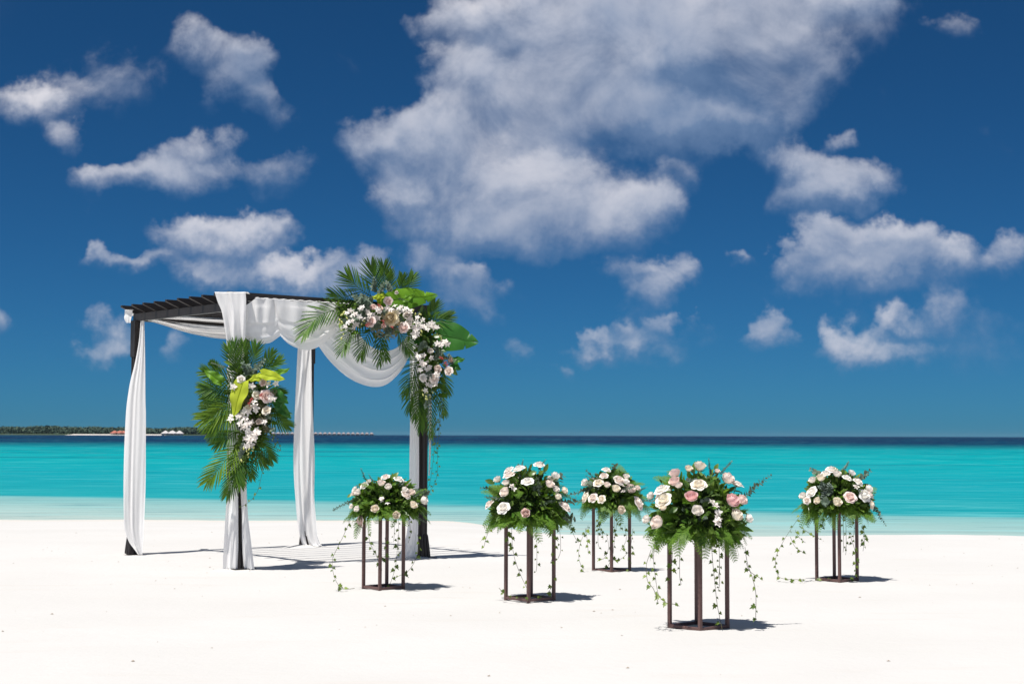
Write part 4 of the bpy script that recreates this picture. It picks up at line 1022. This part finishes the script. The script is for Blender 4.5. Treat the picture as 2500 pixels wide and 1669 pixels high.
vine(gC, [dsp(1010,900,pC.y - .2), dsp(1008,960,pC.y - .2), dsp(1004,1040,pC.y - .2)], rg, .026, .05)

gB = thing("post_garland", at(*Z3(470, 700), pB.y - .1), 'long garland of palm fronds, lime leaves and white orchids tied halfway up the pergola post', 'garland')
rb = random.Random(66)
def gb(x, y, d=.2): return at(*Z3(x, y), pB.y - d)
for (bx, by, tx, ty, bow, L, n, mt, dep, dr) in [
    (370,420,345,70,.03,.14,20,'palm',.18,.12),(380,420,290,100,.03,.14,18,'palm',.2,.15),(440,360,425,70,.0,.13,20,'palm',.16,.1),(470,340,540,100,.05,.15,22,'palm',.16,.15),(560,340,690,145,.08,.12,18,'palm',.18,.25),(580,320,750,220,.06,.13,20,'palm',.2,.2),
    (340,420,75,310,-.05,.15,22,'palm',.2,.3),(320,470,65,465,-.05,.15,22,'palm',.22,.3),(320,520,90,560,-.04,.14,22,'palm',.2,.3),(350,620,70,720,-.12,.20,28,'palm_lime',.24,.5),(340,560,120,640,-.08,.18,24,'palm',.22,.4),(360,660,130,840,-.1,.18,26,'palm',.22,.4),
    (370,860,190,960,-.06,.15,22,'palm',.2,.3),(390,960,105,1290,-.06,.20,28,'palm_lime',.24,.25),(400,1000,280,1410,-.03,.18,26,'palm',.24,.2),(410,1040,375,1300,.02,.15,22,'palm',.24,.2),(600,470,770,510,.06,.13,20,'palm',.18,.3),(620,660,820,790,.06,.15,22,'palm',.2,.3),
    (540,860,675,1090,.05,.16,22,'palm',.2,.25),(470,1000,620,1140,.06,.14,20,'palm',.2,.3),(440,1040,500,1260,.02,.12,18,'palm',.2,.2),(230,330,140,240,.05,.07,14,'palm',.15,.2),(400,1080,400,1330,.02,.14,20,'palm',.22,.15),(620,580,790,700,.05,.14,20,'palm',.16,.3)]:
    frond(gB, gb(bx, by, dep - .03), gb(tx, ty, dep + .05), bow, L*1.05, rb, M[mt], int(n*.85), rb.uniform(-.3, .3), .010, dr, .8)
for a, b, w, m, nt in (((590,345),(800,380),.062,'lime',()),((590,370),(470,395),.045,'lime',()),((425,420),(310,725),.105,'lime',()),((680,370),(840,285),.045,'monstera',()),((690,500),(835,610),.06,'monstera_dark',()),((740,620),(855,750),.055,'monstera_dark',()),
                       ((230,420),(70,300),.06,'monstera',()),((720,560),(770,700),.05,'monstera_dark',()),((560,360),(580,430),.04,'monstera',())):
    big_leaf(gB, gb(*a, .30 if m != "lime" else .40), gb(*b, .33 if m != "lime" else .44), w, M[m], "broad_leaf", nt, face=(rb.uniform(-.35,.1),-1,.5), fold=.35)
for x, y, r, tn in [(405,393,27,'w'),(550,535,30,'c'),(645,545,44,'p'),(632,672,31,'c'),(600,420,25,'g'),(565,780,27,'b'),(590,560,22,'g'),(470,650,24,'c')]:
    p = gb(x, y, .40); d = Vector((rb.uniform(-.5, .5), -1, rb.uniform(-.2, .6))); rose(gB, p, d, r/3.735*p.y/FPX*1.08, tn, rb)
for x, y in [(530,640),(540,690),(520,610),(545,660),(470,690),(450,670),(410,730),(400,800),(450,820),(420,830),(500,880),(540,890),(520,940),(490,950),(560,870),(530,910),(500,920),(475,870),(320,730),(310,760),(340,460),(430,690),(620,780),(580,780),(470,800),(500,790),(440,760),(460,900),(490,990),(460,1000),(610,420),(640,440),(500,450),(440,930),(540,850),(380,740),(720,430),(660,560),(700,570)]:
    orchid(gB, gb(x + rb.uniform(-8, 8), y + rb.uniform(-8, 8), 0.41 + rb.uniform(-.04, .03)), Vector((rb.uniform(-.5, .5), -1, rb.uniform(-.2, .6))), .045*rb.uniform(.8, 1.15), rb)
for x, y in [(490,1020),(480,1060),(455,1040),(500,1040),(580,710),(420,680),(470,1090),(400,1120),(300,770),(430,1010),(520,1000)]:
    place("orchid_bud", BUD, gB, gb(x, y, .38), frame(Vector((rb.uniform(-.6, .6), -.2, rb.uniform(-1, -.1))), Vector((0, -1, .3))), rb.uniform(.026, .04))
for x, y in [(490,590),(480,620),(600,545),(500,575),(585,535)]:
    place("berry_cluster", rb.choice(BERRY), gB, gb(x, y, .45), zframe(Vector((0, -1, .2)), rb.uniform(0, 6)), .018)
for x, y, r in [(620,740,.06),(640,840,.05),(690,520,.05),(520,780,.05),(580,640,.05),(440,600,.05)]:
    place("hydrangea", rb.choice(HYDR), gB, gb(x, y, .32), zframe(Vector((0, -1, .1)), rb.uniform(0, 6)), r)
for x0, y0, x1, y1, big in [(480,360,430,250,1),(500,360,480,270,1),(520,350,600,220,1),(540,330,560,290,2),(540,380,520,310,2),(480,420,440,480,1),(470,540,430,560,1),(260,300,140,240,0),(430,1020,395,1130,2),(420,960,390,1090,2),(320,480,330,360,0),(640,880,690,840,1),(560,470,480,500,1),(600,700,660,740,1)]:
    along("eucalyptus_sprig", rb.choice({0: EUC, 1: EUC_BIG, 2: DUSTY}[big]), gB, gb(x0, y0, .32), gb(x1, y1, .40), Vector((0, -1, .4)), {0: .8, 1: .9, 2: .6}[big])
pathb = [(430,330),(420,450),(520,480),(560,600),(480,640),(600,720),(480,780),(560,860),(480,940),(440,1040)]
foliage(gB, "filler_foliage", 1000, gs(pathb, gb, 55, .10, .30, rb), .075, M['filler'], rb)
foliage(gB, "light_foliage", 200, gs(pathb, gb, 70, .12, .30, rb), .07, M['leaf'], rb)
for k in range(34):
    p, d = gs(pathb, gb, 60, .14, .32, rb)(); place("leaf", rb.choice(LEAVES), gB, p, frame(d, Vector((0, -1, .5))), rb.uniform(.08, .13))
vine(gB, [gb(580,1040,.28), gb(625,1150,.28), gb(600,1240,.26), gb(560,1400,.26), gb(510,1480,.26), gb(450,1530,.26), gb(390,1562,.24)], rb, .030, .045)
vine(gB, [gb(690,840,.28), gb(730,930,.28), gb(770,1040,.28)], rb, .024, .035)
vine(gB, [gb(660,860,.28), gb(700,950,.28), gb(745,1060,.28)], rb, .024, .035)
vine(gB, [gb(520,1060,.28), gb(560,1120,.28), gb(620,1190,.28)], rb, .028, .03)
vine(gB, [gb(260,860,.24), gb(250,940,.24), gb(280,1010,.24)], rb, .024, .04)
for v in list(bpy.data.objects):
    if '_o' in v: del v['_o']

# ------------------------------------------------------------------ bits washed up on the sand
rd = random.Random(9); mb = MB()
for i in range(170):
    y = 9 + 14*rd.random()**.8; x = rd.uniform(-.36, .36)*y; z = sand_z(x, y) + .002; r = rd.uniform(.004, .014)*rd.uniform(.5, 1.2); n = 6; a0 = rd.uniform(0, 6); el = rd.uniform(.4, 1)
    ring = [Vector((x + r*math.cos(a0 + 2*PI*k/n)*rd.uniform(.7, 1.2), y + el*r*math.sin(a0 + 2*PI*k/n)*rd.uniform(.7, 1.2), z)) for k in range(n)]
    mb.add(ring + [Vector((x, y, z + r*.6))], [(k, (k + 1) % n, n) for k in range(n)])
tag(mb.obj("shell_grit", mat_plain("shell_grit", (0.33, 0.28, 0.23), 0.9, 0.1, 0.5, 3)), 'scattered dark specks of shell and leaf on the sand', 'grit', kind='stuff')

# ------------------------------------------------------------------ sea air
mb = MB(); mb.box(Vector((0, 4500, 9.0)), Vector((1, 0, 0)), Vector((0, 1, 0)), UP, 34000, 17000, 26.0)
m, N, out = new_mat("sea_air"); pv = N.n('ShaderNodeVolumePrincipled', {'Color': (0.55, 0.78, 0.98, 1), 'Density': 1.8e-5, 'Anisotropy': 0.2}); N.L.new(pv.outputs[0], out.inputs['Volume'])
tag(mb.obj("haze", m, smooth=False), 'thin blue sea haze over the water', 'haze', kind='stuff')
